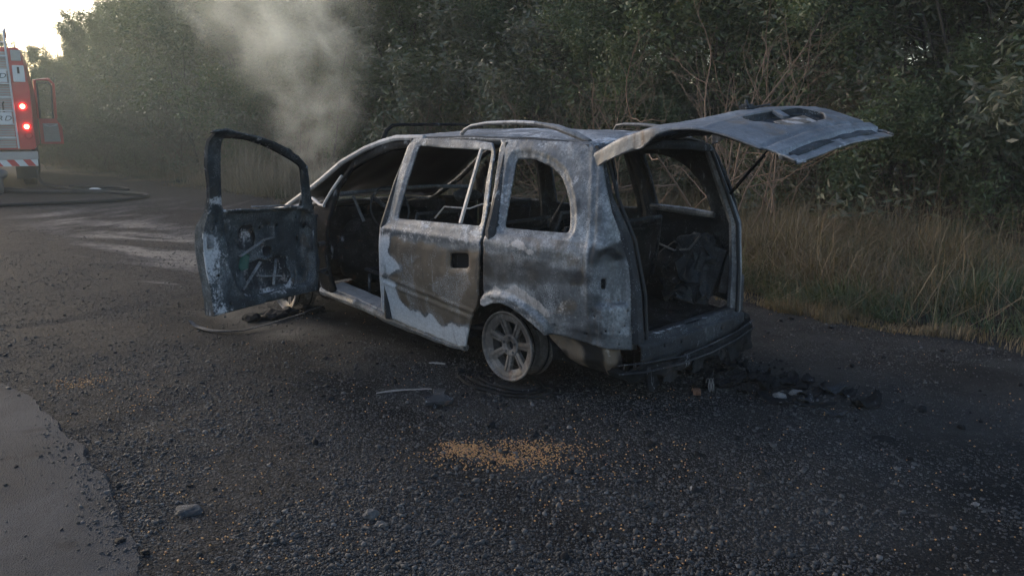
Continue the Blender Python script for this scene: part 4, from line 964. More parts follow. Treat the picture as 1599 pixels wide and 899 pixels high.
lump('stone', -1.33, 3.07, .06, .045, .016, M['dark'], 'flat bluish grey stone near the asphalt edge', 'stone', 3, .2)
lump('stone', -.52, 2.95, .024, .016, .012, M['rim'], 'small whitish angular stone in the foreground gravel', 'stone', 4, .5)
lump('stone', -.57, 3.02, .028, .026, .022, M['stone'], 'dark stone just left of the small whitish stone', 'stone', 5, .3)
lump('flat_cap', 1.88, 3.85, .06, .05, .008, M['black'], 'flat dark blue-black disc at right on the gravel', 'debris', 6, .05)
lump('stone', 1.95, 3.15, .014, .012, .008, M['rail'], 'small pale pebble at lower right', 'stone', 8, .3)
lump('stone', .30, 4.0, .013, .012, .009, M['rail'], 'light pebble right of the spilled corn', 'stone', 9, .3)
def plate(x, y, sx, sy, mat, label, seed, rz=0, curl=.03, th=.004, name='metal_plate', up=.006):
    pts = []
    for k in range(14):
        a = 2 * math.pi * k / 14; r = 1 + .45 * mnoise.noise(Vector((math.cos(a) * 1.3, math.sin(a) * 1.3, seed * 2.1))); pts.append((r * math.cos(a), r * math.sin(a)))
    base = gh(x, y)
    def f_(a, b_):
        X = a * sx; Y = b_ * sy; Z = curl * (a * a * .8 + .5 * nz2(a, b_, 1.7, seed) + .2 * nz2(a, b_, 5, seed))
        return Vector((x + X * math.cos(rz) - Y * math.sin(rz), y + X * math.sin(rz) + Y * math.cos(rz), base + up + max(0, Z)))
    o_ = panel(name, pts, f_, mat, None, [], th, .12)
    tag(o_, label, 'debris')
plate(1.90, 4.58, .10, .05, M['dark'], 'bent dark plate standing up at right of the debris', 3, .3, .07)
plate(1.68, 4.40, .06, .045, M['dark'], 'small curled plate left of the bent dark plate', 5, .8, .05)
plate(1.76, 4.18, .06, .018, M['dark'], 'shiny wavy strip in front of the bent dark plate', 7, -.3, .03)
rf = random.Random(4)
for i, (x, y, sx, sy) in enumerate([(rf.gauss(1.45, .28), rf.gauss(4.68, .22), rf.uniform(.04, .15), rf.uniform(.02, .06)) for _ in range(34)]):
    plate(x, y, sx, sy, M['black'], 'thin black charred flake lying in the soot behind the minivan', 20 + i, rf.uniform(-1.2, 1.2), rf.uniform(.02, .06), .004, 'charred_flake')
for o_ in bpy.data.objects:
    if o_.name.startswith('charred_flake'): o_['group'] = 'charred flakes behind the minivan'
# more small burnt bits as one scattered litter
P = []
for _ in range(900):
    x, y = random.gauss(.3, 1.0), random.gauss(0, .9); wx, wy = c2w(x - .6, y * 1.3 + .2); P.append((wx, wy))
P = np.array(P)
tag(scatter('soot_crumbs', P, rng.lognormal(math.log(.008), .6, len(P)).clip(.003, .03), M['black'], (.3, .8), .3, rough=.45), 'black crumbs of burnt material round the minivan', kind='stuff')

# ------------------------------------------------------------------ fire hose
def hose(pts, r_, label):
    P = [Vector(G3(x, y, .045)) if z is None else Vector((x, y, z)) for x, y, z in pts]
    out_ = []
    for i in range(len(P) - 1):
        p0 = P[max(i - 1, 0)]; p1 = P[i]; p2 = P[i + 1]; p3 = P[min(i + 2, len(P) - 1)]
        for k in range(8):
            t = k / 8; out_.append(.5 * ((2 * p1) + (-p0 + p2) * t + (2 * p0 - 5 * p1 + 4 * p2 - p3) * t * t + (-p0 + 3 * p1 - 3 * p2 + p3) * t ** 3))
    out_.append(P[-1]); b = MB(); b.tube(out_, r_ * .75, 8); tag(b.build('fire_hose', M['hose'], None, True), label, 'hose')
hose([(-12.05, 20.55, 1.55), (-11.95, 20.45, 1.1), (-11.9, 20.4, .5), (-11.7, 20.2, .12), (-11.2, 19.9, None), (-10.6, 19.4, None), (-10.3, 18.8, None), (-10.9, 18.6, None), (-11.8, 19.2, None), (-12.6, 19.3, None)], .05, 'black hose hanging down from the fire truck to the ground')
hose([(-12.8, 19.4, None), (-11.5, 18.6, None), (-10.2, 18.3, None), (-9.4, 18.5, None), (-8.6, 18.1, None), (-7.95, 17.6, None), (-7.75, 17.0, None), (-8.2, 16.3, None), (-9.0, 15.75, None), (-9.9, 15.4, None), (-11.5, 15.0, None), (-14, 14.8, None)], .05, 'long black hose looping over the ground beyond the minivan')
hose([(-10.9, 20.0, None), (-10.2, 19.9, None), (-9.6, 19.8, None), (-9.1, 19.2, None), (-9.6, 18.9, None), (-10.4, 19.0, None)], .05, 'short black hose loop behind the long one')
lump('bottle', -9.95, 19.35, .16, .07, .05, M['white'], 'small white bottle lying by the hoses', 'bottle', 12, .05)

# ------------------------------------------------------------------ fire truck (rear end, cut by the picture edge)
TX, TY = -12.85, 19.8
trk = empty('fire_truck', (TX, TY, 0), R_(29))
tag(trk, 'red fire truck seen from behind with lit tail lamps, ladder and open cab door', 'fire truck'); trk.scale = (.96, .96, .97)
b = MB(); b.prism([(-1.22, 0, .95), (1.22, 0, .95), (1.22, 0, 2.5), (1.10, 0, 3.45), (-1.10, 0, 3.45), (-1.22, 0, 2.3)], (0, 6.2, 0)); bmesh.ops.bevel(b.bm, geom=b.bm.edges[:], offset=.04, segments=2, affect='EDGES'); b.build('body', M['red'], trk)
b = MB(); b.box(Vector((0, 7.6, 1.75)), (2.35, 2.4, 1.9), bev=.12); b.build('cab', M['red'], trk)
b = MB()
for k in range(38):
    z = 1.02 + k * .062; b.box(Vector((-.18, -.022, z)), (1.95, .03, .054), bev=.01)
b.build('roller_shutter', M['shutter'], trk)
b = MB(); b.box(Vector((1.02, -.03, 2.82)), (.26, .04, .40), bev=.01); b.build('white_panel', M['white'], trk)
b = MB(); b.box(Vector((1.02, -.045, 2.9)), (.09, .04, .20), bev=.02); b.build('work_lamp', M['rubber'], trk)
b = MB(); b.box(Vector((1.0, -.025, 3.26)), (.22, .04, .26), bev=.01); b.build('grey_panel', M['shutter'], trk)
lad = empty('ladder', (0, 0, 0), 0, trk)
for x in (.20, .80):
    b = MB(); b.tube([(x + .04, -.14, .98), (x, -.12, 3.5), (x, -.10, 3.82), (x + .02, .10, 3.9), (x + .02, .3, 3.7)], .025, 8); b.build('rail', M['alu'], lad, True)
for k in range(8):
    b = MB(); b.bar((.22, -.14, 1.25 + k * .33), (.80, -.14, 1.25 + k * .33), .03); b.build('rung', M['alu'], lad)
g = None
for (z, x) in ((2.75, .50), (1.72, .51)):
    b = MB(); b.box(Vector((x, -.165, z)), (.52, .02, .30), bev=.005); pl = b.build('sign_plate', M['alu'], trk)
    cu = bpy.data.curves.new('lettering', 'FONT'); cu.body = 'ARD'; cu.size = .17; cu.extrude = .004; cu.align_x = 'CENTER'; cu.align_y = 'CENTER'; cu.space_character = 1.25; cu.shear = .25
    to = bpy.data.objects.new('lettering', cu); COL.objects.link(to); dg = bpy.context.evaluated_depsgraph_get(); me = bpy.data.meshes.new_from_object(to.evaluated_get(dg)); bpy.data.objects.remove(to)
    lo = addobj('lettering', me, M['letter'], pl); me.materials.clear(); me.materials.append(M['letter']); lo.location = (x, -.180, z); lo.rotation_euler = (R_(90), 0, 0); lo.scale = (1.25, 1, 1)
for (x, z) in ((1.02, 2.02), (1.06, 1.52)):
    b = MB(); b.lathe([(.0001, -.07), (.06, -.07), (.085, -.06), (.09, -.02)], 24, c=(x, 0, z)); tl = b.build('tail_lamp', M['lampred'], trk, True)
    b = MB(); b.lathe([(.0001, -.082), (.045, -.08), (.062, -.068)], 24, c=(x, 0, z)); b.build('lamp_glow', M['lampglow'], tl, True)
b = MB(); b.lathe([(.0001, -.05), (.07, -.05), (.08, -.02)], 24, c=(1.09, 0, 1.30)); b.build('reflector', M['redstripe'], trk, True)
b = MB(); b.tube([(.62, -.05, 1.85), (.60, -.12, 1.90), (.60, -.12, 2.08), (.62, -.05, 2.12)], .02, 6); b.build('grab_handle', M['rubber'], trk, True)
b = MB(); b.box(Vector((0, -.06, .80)), (2.5, .18, .20), bev=.015); b.build('rear_step', M['shutter'], trk)
sb_ = MB(); sb_.box(Vector((0, -.10, .62)), (2.45, .05, .17), bev=.005); sbo = sb_.build('stripe_board', M['white'], trk)
for k in range(7):
    x = -1.15 + k * .36; q = MB(); q.prism([(x, -.128, .54), (x + .17, -.128, .54), (x + .05, -.128, .70), (x - .12, -.128, .70)], (0, -.004, 0)); q.build('red_stripe', M['redstripe'], sbo)
for sx_ in (-1, 1):
    for yy in (.9, 6.9):
        b = MB(); b.lathe([(.25, -.16), (.46, -.15), (.50, -.10), (.50, .10), (.46, .15), (.25, .16)], 36, 'Y')
        bmesh.ops.rotate(b.bm, verts=b.bm.verts, matrix=Matrix.Rotation(R_(90), 3, 'Z')); wv = b.build('wheel', M['rubber'], trk, True); wv.location = (sx_ * .98, yy, .50)
b = MB(); b.box(Vector((0, 1.2, .72)), (2.0, 2.4, .35)); b.box(Vector((.95, .35, .45)), (.5, .03, .5)); b.build('chassis', M['rubber'], trk)
# open crew door on the right side
cd = empty('cab_door', (0, 0, 0), 0, trk)
b = MB(); dx0, dx1 = 1.25, 1.90
b.prism([(dx0, 6.3, .95), (dx1, 6.3, .95), (dx1, 6.3, 1.5), (dx1 - .16, 6.3, 1.75), (dx0, 6.3, 1.75)], (0, .07, 0)); b.build('door_panel', M['red'], cd)
b = MB(); b.prism([(dx0 + .1, 6.27, 1.02), (dx1 - .08, 6.27, 1.02), (dx1 - .12, 6.27, 1.6), (dx0 + .1, 6.27, 1.6)], (0, .02, 0)); b.build('door_lining', M['shutter'], cd)
b = MB(); b.tube([(dx0, 6.33, 1.75), (dx0, 6.33, 2.95), (dx0 + .4, 6.33, 2.98), (dx0 + .52, 6.33, 2.85), (dx1 - .16, 6.33, 1.75)], .05, 8); b.build('window_frame', M['red'], cd, True)
b = MB(); b.tube([(dx0 + .05, 6.30, 1.75), (dx0 + .06, 6.30, 2.85), (dx0 + .38, 6.30, 2.88), (dx0 + .46, 6.30, 2.78), (dx1 - .24, 6.30, 1.75)], .03, 8); b.build('window_seal', M['rubber'], cd, True)
b = MB(); b.tube([(dx0 + .15, 6.24, 1.55), (dx0 + .3, 6.20, 1.50), (dx0 + .5, 6.24, 1.55)], .02, 6); b.build('door_handle', M['alu'], cd, True)
# grey kit bag at the left edge
b = MB(); bmesh.ops.create_icosphere(b.bm, subdivisions=4, radius=1, matrix=Matrix.Translation(G3(-12.0, 18.6, .42)) @ Matrix.Diagonal((.42, .3, .2, 1)))
bmesh.ops.create_icosphere(b.bm, subdivisions=4, radius=1, matrix=Matrix.Translation(G3(-11.72, 18.5, .2)) @ Matrix.Diagonal((.12, .14, .24, 1)))
bmesh.ops.create_icosphere(b.bm, subdivisions=4, radius=1, matrix=Matrix.Translation(G3(-12.15, 18.6, .18)) @ Matrix.Diagonal((.22, .2, .26, 1)))
b.jitter(.06, 3); tag(b.build('kit_bag', M['greycloth'], None, True), 'slumped grey kit bag on the ground before the fire truck', 'bag')

# ------------------------------------------------------------------ vegetation
def tubes_np(segs, n=5):
    """segs: list of (p0,p1,r0,r1) -> V,F"""
    V = []; F = []
    for p0, p1, r0, r1 in segs:
        d = p1 - p0; L = np.linalg.norm(d)
        if L < 1e-5: continue
        d = d / L; u = np.cross(d, [0, 0, 1.0]) if abs(d[2]) < .95 else np.cross(d, [1.0, 0, 0]); u /= np.linalg.norm(u); v = np.cross(d, u)
        b0 = len(V); A = [2 * math.pi * k / n for k in range(n)]
        V += [p0 + (u * math.cos(a) + v * math.sin(a)) * r0 for a in A] + [p1 + (u * math.cos(a) + v * math.sin(a)) * r1 for a in A]
        F += [(b0 + k, b0 + (k + 1) % n, b0 + n + (k + 1) % n, b0 + n + k) for k in range(n)]
    return np.array(V), np.array(F)
def leaves_np(C, D, L, W, droop=.3, r=rng):
    """diamond leaves at C with main direction hints"""
    n = len(C); d = r.normal(0, 1, (n, 3)); d[:, 2] = d[:, 2] * .6 - droop; d /= np.linalg.norm(d, axis=1)[:, None]
    s = r.normal(0, 1, (n, 3)); s -= (s * d).sum(1)[:, None] * d; s /= np.linalg.norm(s, axis=1)[:, None]
    nn = np.cross(d, s); l = L * r.uniform(.65, 1.25, n)[:, None]; w_ = W * r.uniform(.7, 1.2, n)[:, None]
    V = np.stack([C, C + d * l * .45 + s * w_ * .5 + nn * w_ * .12, C + d * l, C + d * l * .45 - s * w_ * .5 + nn * w_ * .12], 1).reshape(-1, 3)
    i = np.arange(n)[:, None] * 4; F = np.concatenate([i + [[0, 1, 2]], i + [[0, 2, 3]]]); return V, F
def branch_tree(r, H, R, base_z=.08, nl=16, sub=7, lean=0):
    segs = []; tips = []
    stems = 1 + int(r.integers(0, 3))
    for s_ in range(stems):
        p = np.array([r.normal(0, .15) * (stems > 1), r.normal(0, .15) * (stems > 1), -.15]); dirn = np.array([r.normal(0, .12), r.normal(0, .12), 1.0]); n = 9; rad = .026 * H / 3 / (1 + .4 * (stems - 1)); pts = [p]
        for k in range(n):
            q = p + dirn * H * .95 / n / np.linalg.norm(dirn); dirn = dirn + r.normal(0, .10, 3); dirn[2] = abs(dirn[2])
            segs.append((p, q, rad * (1 - k / n * .85), rad * (1 - (k + 1) / n * .85))); p = q; pts.append(p)
        for j in range(nl // stems + 2):
            t = base_z + (1 - base_z) * (j + r.random()) / (nl // stems + 2); i = min(len(pts) - 2, int(t * (len(pts) - 1))); q0 = pts[i]
            az = r.uniform(0, 2 * math.pi); el = r.uniform(.1, .9) + .3 * t; Ln = R * (.45 + .65 * math.sin(math.pi * min(1, t * .85 + .15))) * r.uniform(.6, 1.15)
            d = np.array([math.cos(az) * math.cos(el), math.sin(az) * math.cos(el), math.sin(el)]); m = 5; p = q0; rb_ = rad * (1 - t * .8) * .5
            for k in range(m):
                q = p + d * Ln / m; segs.append((p, q, rb_ * (1 - k / m * .8), rb_ * (1 - (k + 1) / m * .8))); p = q; d = d + r.normal(0, .18, 3); d[2] -= .05; d /= np.linalg.norm(d)
                if k > 0:
                    for _ in range(max(1, sub // 4)):
                        dd = d + r.normal(0, .7, 3); dd /= np.linalg.norm(dd); e = p + dd * Ln * r.uniform(.18, .4); segs.append((p, e, rb_ * .3, .003)); tips.append((p, e))
            tips.append((p, p + d * .3))
    return segs, tips
def make_tree(name, seed, H, R, nleaf, L, W, mleaf, droop=.3, spread=.13, nl=18, trunk_mat=None, base_z=.05, under=True):
    r = np.random.default_rng(seed); segs, tips = branch_tree(r, H, R, base_z, nl)
    root = empty(name)
    V, F = tubes_np(segs, 5); mesh_np('trunk', V, F, trunk_mat or M['bark'], root)
    T0 = np.array([a for a, b_ in tips]); T1 = np.array([b_ for a, b_ in tips])
    wgt = r.gamma(1.3, 1, len(tips)); idx = r.choice(len(tips), nleaf, p=wgt / wgt.sum()); t = r.random(nleaf)[:, None]
    C = T0[idx] * (1 - t) + T1[idx] * t * 1.1 + r.normal(0, 1, (nleaf, 3)) * spread * r.uniform(.4, 1.2, (nleaf, 1)); C = C[C[:, 2] > .05]
    V, F = leaves_np(C, None, L, W, droop, r); mesh_np('crown', V, F, mleaf, root)
    return root
def copy_tree(o, loc, rz, s, label, cat, group):
    c_ = o.copy(); COL.objects.link(c_); c_.location = loc; c_.rotation_euler = (0, 0, rz); c_.scale = s
    for ch in o.children:
        d = ch.copy(); COL.objects.link(d); d.parent = c_
    return tag(c_, label, cat, group)
# each distance band gets its own species mixes; the source of every kind is placed first
protos = {
 'a': lambda: make_tree('thicket_tree', 11, 7.5, 2.5, 50000, .10, .036, M['leaf'], .35, .16),
 'b': lambda: make_tree('thicket_tree', 12, 8.0, 2.3, 50000, .085, .034, M['leaf'], .5, .14),
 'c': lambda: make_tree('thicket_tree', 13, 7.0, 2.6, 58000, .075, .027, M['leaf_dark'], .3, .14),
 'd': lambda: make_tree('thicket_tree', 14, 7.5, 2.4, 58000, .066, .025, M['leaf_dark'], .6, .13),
 'e': lambda: make_tree('thicket_tree', 15, 6.5, 2.2, 30000, .085, .032, M['leaf'], .4, .15),
}
made = {}
def place(kind, x, y, s, label, cat, group, mk=protos, sz_=1):
    loc = (x, y, gh(x, y) - .05); rz = random.uniform(0, 6.28); sc3 = (s, s, s * sz_)
    if kind not in made:
        o_ = mk[kind](); made[kind] = o_; o_.location = loc; o_.rotation_euler = (0, 0, rz); o_.scale = sc3; tag(o_, label, cat, group)
    else: copy_tree(made[kind], loc, rz, sc3, label, cat, group)
def along(t):
    seg = np.hypot(*np.diff(TREEL, axis=0).T); cum = np.r_[0, np.cumsum(seg)]; d = t * cum[-1]; i = min(len(seg) - 1, int(np.searchsorted(cum, d, 'right') - 1)); u = (d - cum[i]) / seg[i]
    p = TREEL[i] * (1 - u) + TREEL[i + 1] * u; tn = (TREEL[i + 1] - TREEL[i]) / seg[i]; return p, np.array([tn[1], -tn[0]])
segL = np.hypot(*np.diff(TREEL, axis=0).T).sum()
ROWS = [(1.3, 1.6, 0), (3.0, 1.7, 1), (5.0, 1.9, 2), (7.5, 2.1, 3), (10, 2.2, 4)]
for off, step_, row in ROWS:
    n = int(segL / step_)
    for i in range(n):
        p, nr = along((i + .5 + random.uniform(-.2, .2)) / n); q = p + nr * (off + random.uniform(-.5, .5))
        if np.dot(nr, [0, 1]) < 0 and nr[0] < 0: q = p - nr * off
        x, y = q; az = math.degrees(math.atan2(x, y))
        if az < -37 or az > 37: continue
        if row == 4 and az < -16: continue
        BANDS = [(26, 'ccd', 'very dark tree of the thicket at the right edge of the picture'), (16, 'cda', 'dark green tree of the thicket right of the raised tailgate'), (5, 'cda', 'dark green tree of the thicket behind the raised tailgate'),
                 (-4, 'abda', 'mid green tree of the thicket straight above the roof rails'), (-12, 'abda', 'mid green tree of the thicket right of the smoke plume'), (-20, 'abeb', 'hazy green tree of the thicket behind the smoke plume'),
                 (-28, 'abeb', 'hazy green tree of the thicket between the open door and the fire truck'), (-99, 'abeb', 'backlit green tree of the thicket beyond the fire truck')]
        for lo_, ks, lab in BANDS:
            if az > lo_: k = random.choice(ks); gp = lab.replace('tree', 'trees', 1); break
        s = random.uniform(.9, 1.12)
        if az < -26: s *= .60 + .05 * row
        elif az < -14: s *= .86
        elif az > 8: s *= 1.0
        if row >= 3 and az > -24: s *= 1.25
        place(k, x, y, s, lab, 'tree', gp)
# shrubs and weeds at the foot of the trees
shr = {
 's1': lambda: make_tree('bush', 31, 2.2, 1.1, 7000, .07, .026, M['leaf_dark'], .3, .10, 14),
 's2': lambda: make_tree('bush', 32, 2.0, 1.2, 6000, .075, .022, M['leaf_grey'], .1, .10, 14),
 's3': lambda: make_tree('bush', 33, 1.8, 1.0, 3500, .07, .026, M['leaf_dry'], .5, .10, 16, M['drytwig']),
}
n = int(segL / 1.0)
for i in range(n):
    p, nr = along((i + random.random()) / n); q = p - nr * random.uniform(-.6, .5); x, y = q; az = math.degrees(math.atan2(x, y))
    if abs(az) > 37: continue
    k = random.choice(['s1', 's1', 's1', 's3'] if az > 12 else ['s2', 's1', 's3', 's2'] if az < -6 else ['s1', 's2', 's3'])
    lab, gp = {'s1': ('low dark green bush at the foot of the thicket', 'dark bushes'), 's2': ('grey-green weedy bush at the foot of the thicket', 'grey-green bushes'), 's3': ('brown half-dried bush at the foot of the thicket', 'dried bushes')}[k]
    place(k, x, y, random.uniform(.75, 1.25), lab, 'bush', gp, shr)
n = int(segL / 1.3)
for i in range(n):
    p, nr = along((i + random.random()) / n); q = p + nr * random.uniform(.0, .8); x, y = q; az = math.degrees(math.atan2(x, y))
    if abs(az) > 37: continue
    k = random.choice(['s1', 's2', 's1']); lab, gp = {'s1': ('tall dark green bush filling the gaps between the thicket trees', 'tall dark bushes'), 's2': ('tall grey-green bush filling the gaps between the thicket trees', 'tall grey-green bushes')}[k]
    place(k, x, y, random.uniform(1.5, 2.1) * (.8 if az < -24 else 1), lab, 'bush', gp, shr)
# bare dry shrubs
def bare_shrub(seed, H, nst, spread=.5, rad=.012, depth=4):
    r = np.random.default_rng(seed); segs = []
    def grow(p, d, L, rd, lev):
        n = 4
        for k in range(n):
            q = p + d * L / n; segs.append((p, q, rd * (1 - .12 * k), rd * (1 - .12 * (k + 1)))); p = q; d = d + r.normal(0, .16, 3); d /= np.linalg.norm(d)
            if lev > 0 and k > 0 and r.random() < .75:
                e = d + r.normal(0, .65, 3); e /= np.linalg.norm(e); grow(p, e, L * r.uniform(.4, .7), rd * .5, lev - 1)
        if lev > 0: grow(p, d, L * .6, rd * .6, lev - 1)
    for s_ in range(nst):
        d = np.array([r.normal(0, spread), r.normal(0, spread), 1]); d /= np.linalg.norm(d); grow(np.array([r.normal(0, .12), r.normal(0, .12), -.05]), d, H * .5 * r.uniform(.7, 1.1), rad * r.uniform(.6, 1.2), depth)
    V, F = tubes_np(segs, 4); return V, F
def bare(x, y, seed, H, nst, label, spread=.5, rad=.012, depth=3, cat='dry shrub'):
    V, F = bare_shrub(seed, H, nst, spread, rad, depth); o_ = mesh_np('dry_shrub', V, F, M['drytwig']); o_.location = (x, y, gh(x, y)); tag(o_, label, cat)
bare(2.15, 8.6, 1, 2.6, 6, 'bare brown shrub with tall stems right behind the open tailgate', .14, .016, 3)
bare(3.0, 9.4, 2, 2.3, 4, 'bare brown shrub just right of the one behind the tailgate', .2, .013, 3)
bare(1.35, 10.0, 3, 2.8, 8, 'bare brown shrub seen above the roof of the minivan', .25, .011, 3)
bare(3.9, 11.6, 4, 3.0, 3, 'bare curved branches rising over the far tip of the tailgate', .35, .016, 3)
bare(.6, 11.6, 5, 2.6, 8, 'bare brown shrub seen through the rear window opening', .3, .010, 3)
bare(-2.2, 16.4, 6, 2.6, 9, 'pale bare shrub in the thicket above the front of the roof', .4, .012, 3)
bare(-5.6, 19.4, 7, 2.2, 22, 'tangled bare brown shrub seen through the open door window', .6, .008, 3)
bare(-4.6, 18.9, 8, 1.9, 20, 'bare brown tangle right of the open door window', .6, .008, 3)
bare(-7.0, 20.6, 9, 2.0, 20, 'bare greyish tangle left of the open door', .6, .008, 3)
bare(-9.5, 23.3, 10, 2.4, 16, 'bare twiggy shrub at the left beyond the hoses', .5, .010, 3)
bare(-.8, 14.6, 12, 2.2, 12, 'bare brown tangle low behind the roof rail', .4, .010, 3)
bare(5.2, 10.6, 13, 1.9, 7, 'thin dry stalks in the dark thicket at right', .3, .008, 2)

# grasses
def grass(name, P, Hm, Wm, mat, label, lean=.35, seed=5):
    r = np.random.default_rng(seed); n = len(P); h0 = ground_h(P); h = Hm * r.lognormal(0, .35, n) * (.35 + 1.3 * sstep(vnoise(P, .55, seed + 70, 3), .25, .75)); a = vnoise(P, .45, seed + 90, 2) * 22 + r.normal(0, .7, n); ln = np.abs(r.normal(0, lean, n)) * h
    dx, dy = np.cos(a) * ln, np.sin(a) * ln; b_ = r.uniform(0, 2 * np.pi, n); w_ = Wm * r.uniform(.6, 1.3, n); wx, wy = np.cos(b_) * w_, np.sin(b_) * w_
    z = np.zeros(n)
    V = np.stack([np.c_[P[:, 0] - wx, P[:, 1] - wy, h0 - .01], np.c_[P[:, 0] + wx, P[:, 1] + wy, h0 - .01],
                  np.c_[P[:, 0] + dx * .35 + wx * .7, P[:, 1] + dy * .35 + wy * .7, h0 + h * .6], np.c_[P[:, 0] + dx * .35 - wx * .7, P[:, 1] + dy * .35 - wy * .7, h0 + h * .6],
                  np.c_[P[:, 0] + dx, P[:, 1] + dy, h0 + h * np.sqrt(np.clip(1 - (ln / np.maximum(h, .01)) ** 2 * .6, .15, 1))]], 1).reshape(-1, 3)
    i = np.arange(n)[:, None] * 5; F = np.concatenate([i + [[0, 1, 2]], i + [[0, 2, 3]], i + [[3, 2, 4]]])
    return tag(mesh_np(name, V, F, mat), label, kind='stuff')
def vergepts(n, dmin, dmax, pw=1.0, seed=3, nscale=.9, thr=(.3, .6)):
    r = np.random.default_rng(seed); out_ = []
    tot = 0
    while tot < n:
        rr = 4.5 * (40 / 4.5) ** r.random(n * 2); th = np.radians(r.uniform(-37, 37, n * 2)); P = np.c_[rr * np.sin(th), rr * np.cos(th)]
        d = polydist(P, VERGE) + (vnoise(P, .8, 33, 4) - .5) * 1.0; m = (d > dmin) & (d < dmax) & (r.random(len(P)) < sstep(vnoise(P, nscale, seed, 4), *thr) + .15); out_.append(P[m]); tot += m.sum()
    return np.concatenate(out_)[:n]
P = vergepts(95000, .05, 4.5); az_ = np.degrees(np.arctan2(P[:, 0], P[:, 1])); keep = rng.random(len(P)) < np.where(az_ > 10, 1.0, .45)
grass('verge_grass', P[keep], .13, .0035, M['grass'], 'green and brown grass along the verge', 1.2, 5)
P = vergepts(66000, .5, 5.5, seed=8, nscale=1.4, thr=(.42, .62)); az_ = np.degrees(np.arctan2(P[:, 0], P[:, 1])); dd_ = np.hypot(P[:, 0], P[:, 1])
pr = np.where(az_ > 24, .04, np.where(az_ > 19, .15, .9)); P = P[rng.random(len(P)) < pr]
grass('dry_grass', P, .20, .003, M['straw'], 'tall dry straw-coloured grass in front of the thicket', 1.5, 6)
rgx = np.random.default_rng(91)
def gclump(n, x, y, sx, sy, rot=0):
    a = rgx.normal(0, sx, n); b_ = rgx.normal(0, sy, n); return np.c_[x + a * math.cos(rot) - b_ * math.sin(rot), y + a * math.sin(rot) + b_ * math.cos(rot)]
P = np.concatenate([gclump(16000, 2.9, 9.0, .7, 1.1), gclump(10000, 3.6, 8.4, .8, .7), gclump(1500, 4.4, 9.6, .6, .4)]); P = P[polydist(P, VERGE) > .1]
grass('brown_grass', P, .30, .0028, M['straw'], 'tangled brown dead grass right of the open tailgate', 1.8, 61)
P = np.concatenate([gclump(9000, -5.4, 18.4, 1.3, .8, .6), gclump(6000, -7.5, 20.3, 1.0, .7, .6)]); P = P[polydist(P, VERGE) > .1]
M['straw_pale'] = leafmat('pale_straw', [(.12, .09, .06), (.20, .15, .10), (.27, .20, .14), (.16, .12, .075), (.10, .09, .05)], .2)
grass('brown_grass', P, .60, .005, M['straw_pale'], 'tangled straw-coloured grass seen through the open door window', .7, 62)
P = vergepts(700, 1.2, 5.0, seed=12, nscale=1.0, thr=(.45, .6))
grass('dry_stalks', P, .5, .003, M['straw'], 'thin tall dry stalks in front of the thicket', .35, 9)
P = vergepts(16000, -.25, .25, seed=15, nscale=.5, thr=(.4, .6))
grass('short_grass', P, .05, .003, M['straw'], 'short trampled dry grass at the gravel edge', .6, 10)

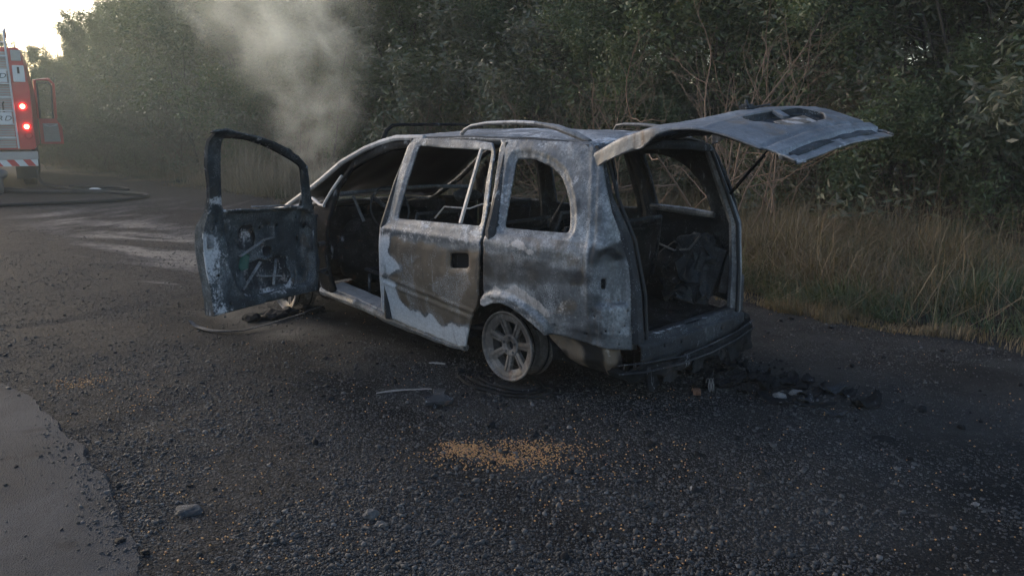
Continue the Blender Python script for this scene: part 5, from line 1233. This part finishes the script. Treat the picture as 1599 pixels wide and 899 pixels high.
# ------------------------------------------------------------------ smoke and haze
def smoke_vol(name, c0, size, pts, label, dens, col=(.75, .78, .74), wisp=.5, nscale=2.2, rscale=1.0):
    """pts: axis as (z, dx, dy, radius, strength) from the base upwards, relative to c0"""
    g = NG(name + '_volume'); P = g.sep(g.obj)
    def curve(vals, z0, z1):
        nd = g.n('ShaderNodeValToRGB'); g.set(nd.inputs[0], g.step_lin(P[2], z0, z1)); return nd
    zs = [p[0] for p in pts]; z0, z1 = zs[0], zs[-1]
    def prof(j, lo, hi):
        nd = g.n('ShaderNodeFloatCurve'); cm = nd.mapping; cv = cm.curves[0]
        t = g.n('ShaderNodeMapRange'); g.set(t.inputs[0], P[2]); g.set(t.inputs[1], z0); g.set(t.inputs[2], z1); g.set(nd.inputs['Value'], t.outputs[0])
        while len(cv.points) < len(pts): cv.points.new(.5, .5)
        for cp, p in zip(cv.points, pts): cp.location = ((p[0] - z0) / (z1 - z0), (p[j] - lo) / (hi - lo))
        cm.update(); return g.math('ADD', g.math('MULTIPLY', nd.outputs[0], hi - lo), lo)
    X = prof(1, -4, 4); Y = prof(2, -4, 4); Rr = prof(3, 0, 3); Rr = g.math('MULTIPLY', Rr, rscale); S_ = prof(4, 0, 1)
    nz_ = g.noise(nscale, 5, .55, .8, col=True); nv = g.sep(nz_)
    dx = g.math('SUBTRACT', g.math('ADD', P[0], g.math('MULTIPLY', g.math('SUBTRACT', nv[0], .5), wisp)), X)
    dy = g.math('SUBTRACT', g.math('ADD', P[1], g.math('MULTIPLY', g.math('SUBTRACT', nv[1], .5), wisp)), Y)
    r = g.math('DIVIDE', g.math('SQRT', g.math('ADD', g.math('MULTIPLY', dx, dx), g.math('MULTIPLY', dy, dy))), Rr)
    f = g.step(r, 1.0, .0); n_ = g.step(g.noise(nscale * .7, 6, .6, 1.4), .34, .68)
    d = g.math('MULTIPLY', g.math('MULTIPLY', g.math('MULTIPLY', f, n_), S_), dens)
    v = g.n('ShaderNodeVolumePrincipled'); v.inputs['Color'].default_value = (*col, 1); g.set(v.inputs['Density'], d); v.inputs['Anisotropy'].default_value = .3
    g.t.links.new(v.outputs[0], g.out.inputs['Volume'])
    b = MB(); b.box(Vector((size[0] / 2 + size[3], size[1] / 2 + size[4], (z0 + z1) / 2)), (size[0], size[1], z1 - z0)); o_ = b.build(name, g.m); o_.location = c0
    return tag(o_, label, kind='stuff')
ex, ey = c2w(2.75, .1)
smoke_vol('smoke', (ex, ey, 0), (5.2, 2.6, 0, -4.0, -1.3), [(.75, .0, 0, .25, .2), (1.1, -.12, 0, .34, .7), (1.5, -.24, 0, .42, 1), (1.9, -.32, 0, .62, 1), (2.3, -.5, .1, .88, 1), (2.8, -.72, .1, 1.15, .9), (4.2, -1.4, .2, 1.5, .5)], 'pale smoke rising from the front of the burnt minivan', 1.15, (.88, .90, .84), 1.2, 2.8)
g = NG('drift_volume'); v = g.n('ShaderNodeVolumePrincipled'); v.inputs['Color'].default_value = (.76, .84, .74, 1); v.inputs['Density'].default_value = .008; v.inputs['Anisotropy'].default_value = .3
g.t.links.new(v.outputs[0], g.out.inputs['Volume']); g.m.cycles.homogeneous_volume = True
for (x, y, z, sx, sy, sz_) in ((-7.2, 15.5, 2.6, 4.2, 4.2, 2.9), (-12.5, 22.5, 2.5, 6.5, 3.2, 3.4)):
    b = MB(); bmesh.ops.create_icosphere(b.bm, subdivisions=4, radius=1)
    for v_ in b.bm.verts:
        k = 1 + .25 * mnoise.noise(v_.co * 1.3 + Vector((x, 0, 0))); v_.co = Vector((v_.co.x * sx * k + x, v_.co.y * sy * k + y, v_.co.z * sz_ * k + z))
    tag(b.build('smoke_drift', g.m, None, True), 'thin drifting smoke ' + ('between the open door and the trees' if x > -10 else 'in front of the trees beside the fire truck'), kind='stuff')

g = NG('haze_volume'); v = g.n('ShaderNodeVolumePrincipled'); v.inputs['Color'].default_value = (.86, .86, .82, 1); v.inputs['Density'].default_value = .0016; v.inputs['Anisotropy'].default_value = .1  # even haze added to lift the blacks of the whole scene
g.t.links.new(v.outputs[0], g.out.inputs['Volume']); g.m.cycles.homogeneous_volume = True
b = MB(); b.box(Vector((0, 18, 5.9)), (90, 76, 15.8)); tag(b.build('haze', g.m), 'thin even haze added over the roadside to lift the dark tones', kind='stuff')
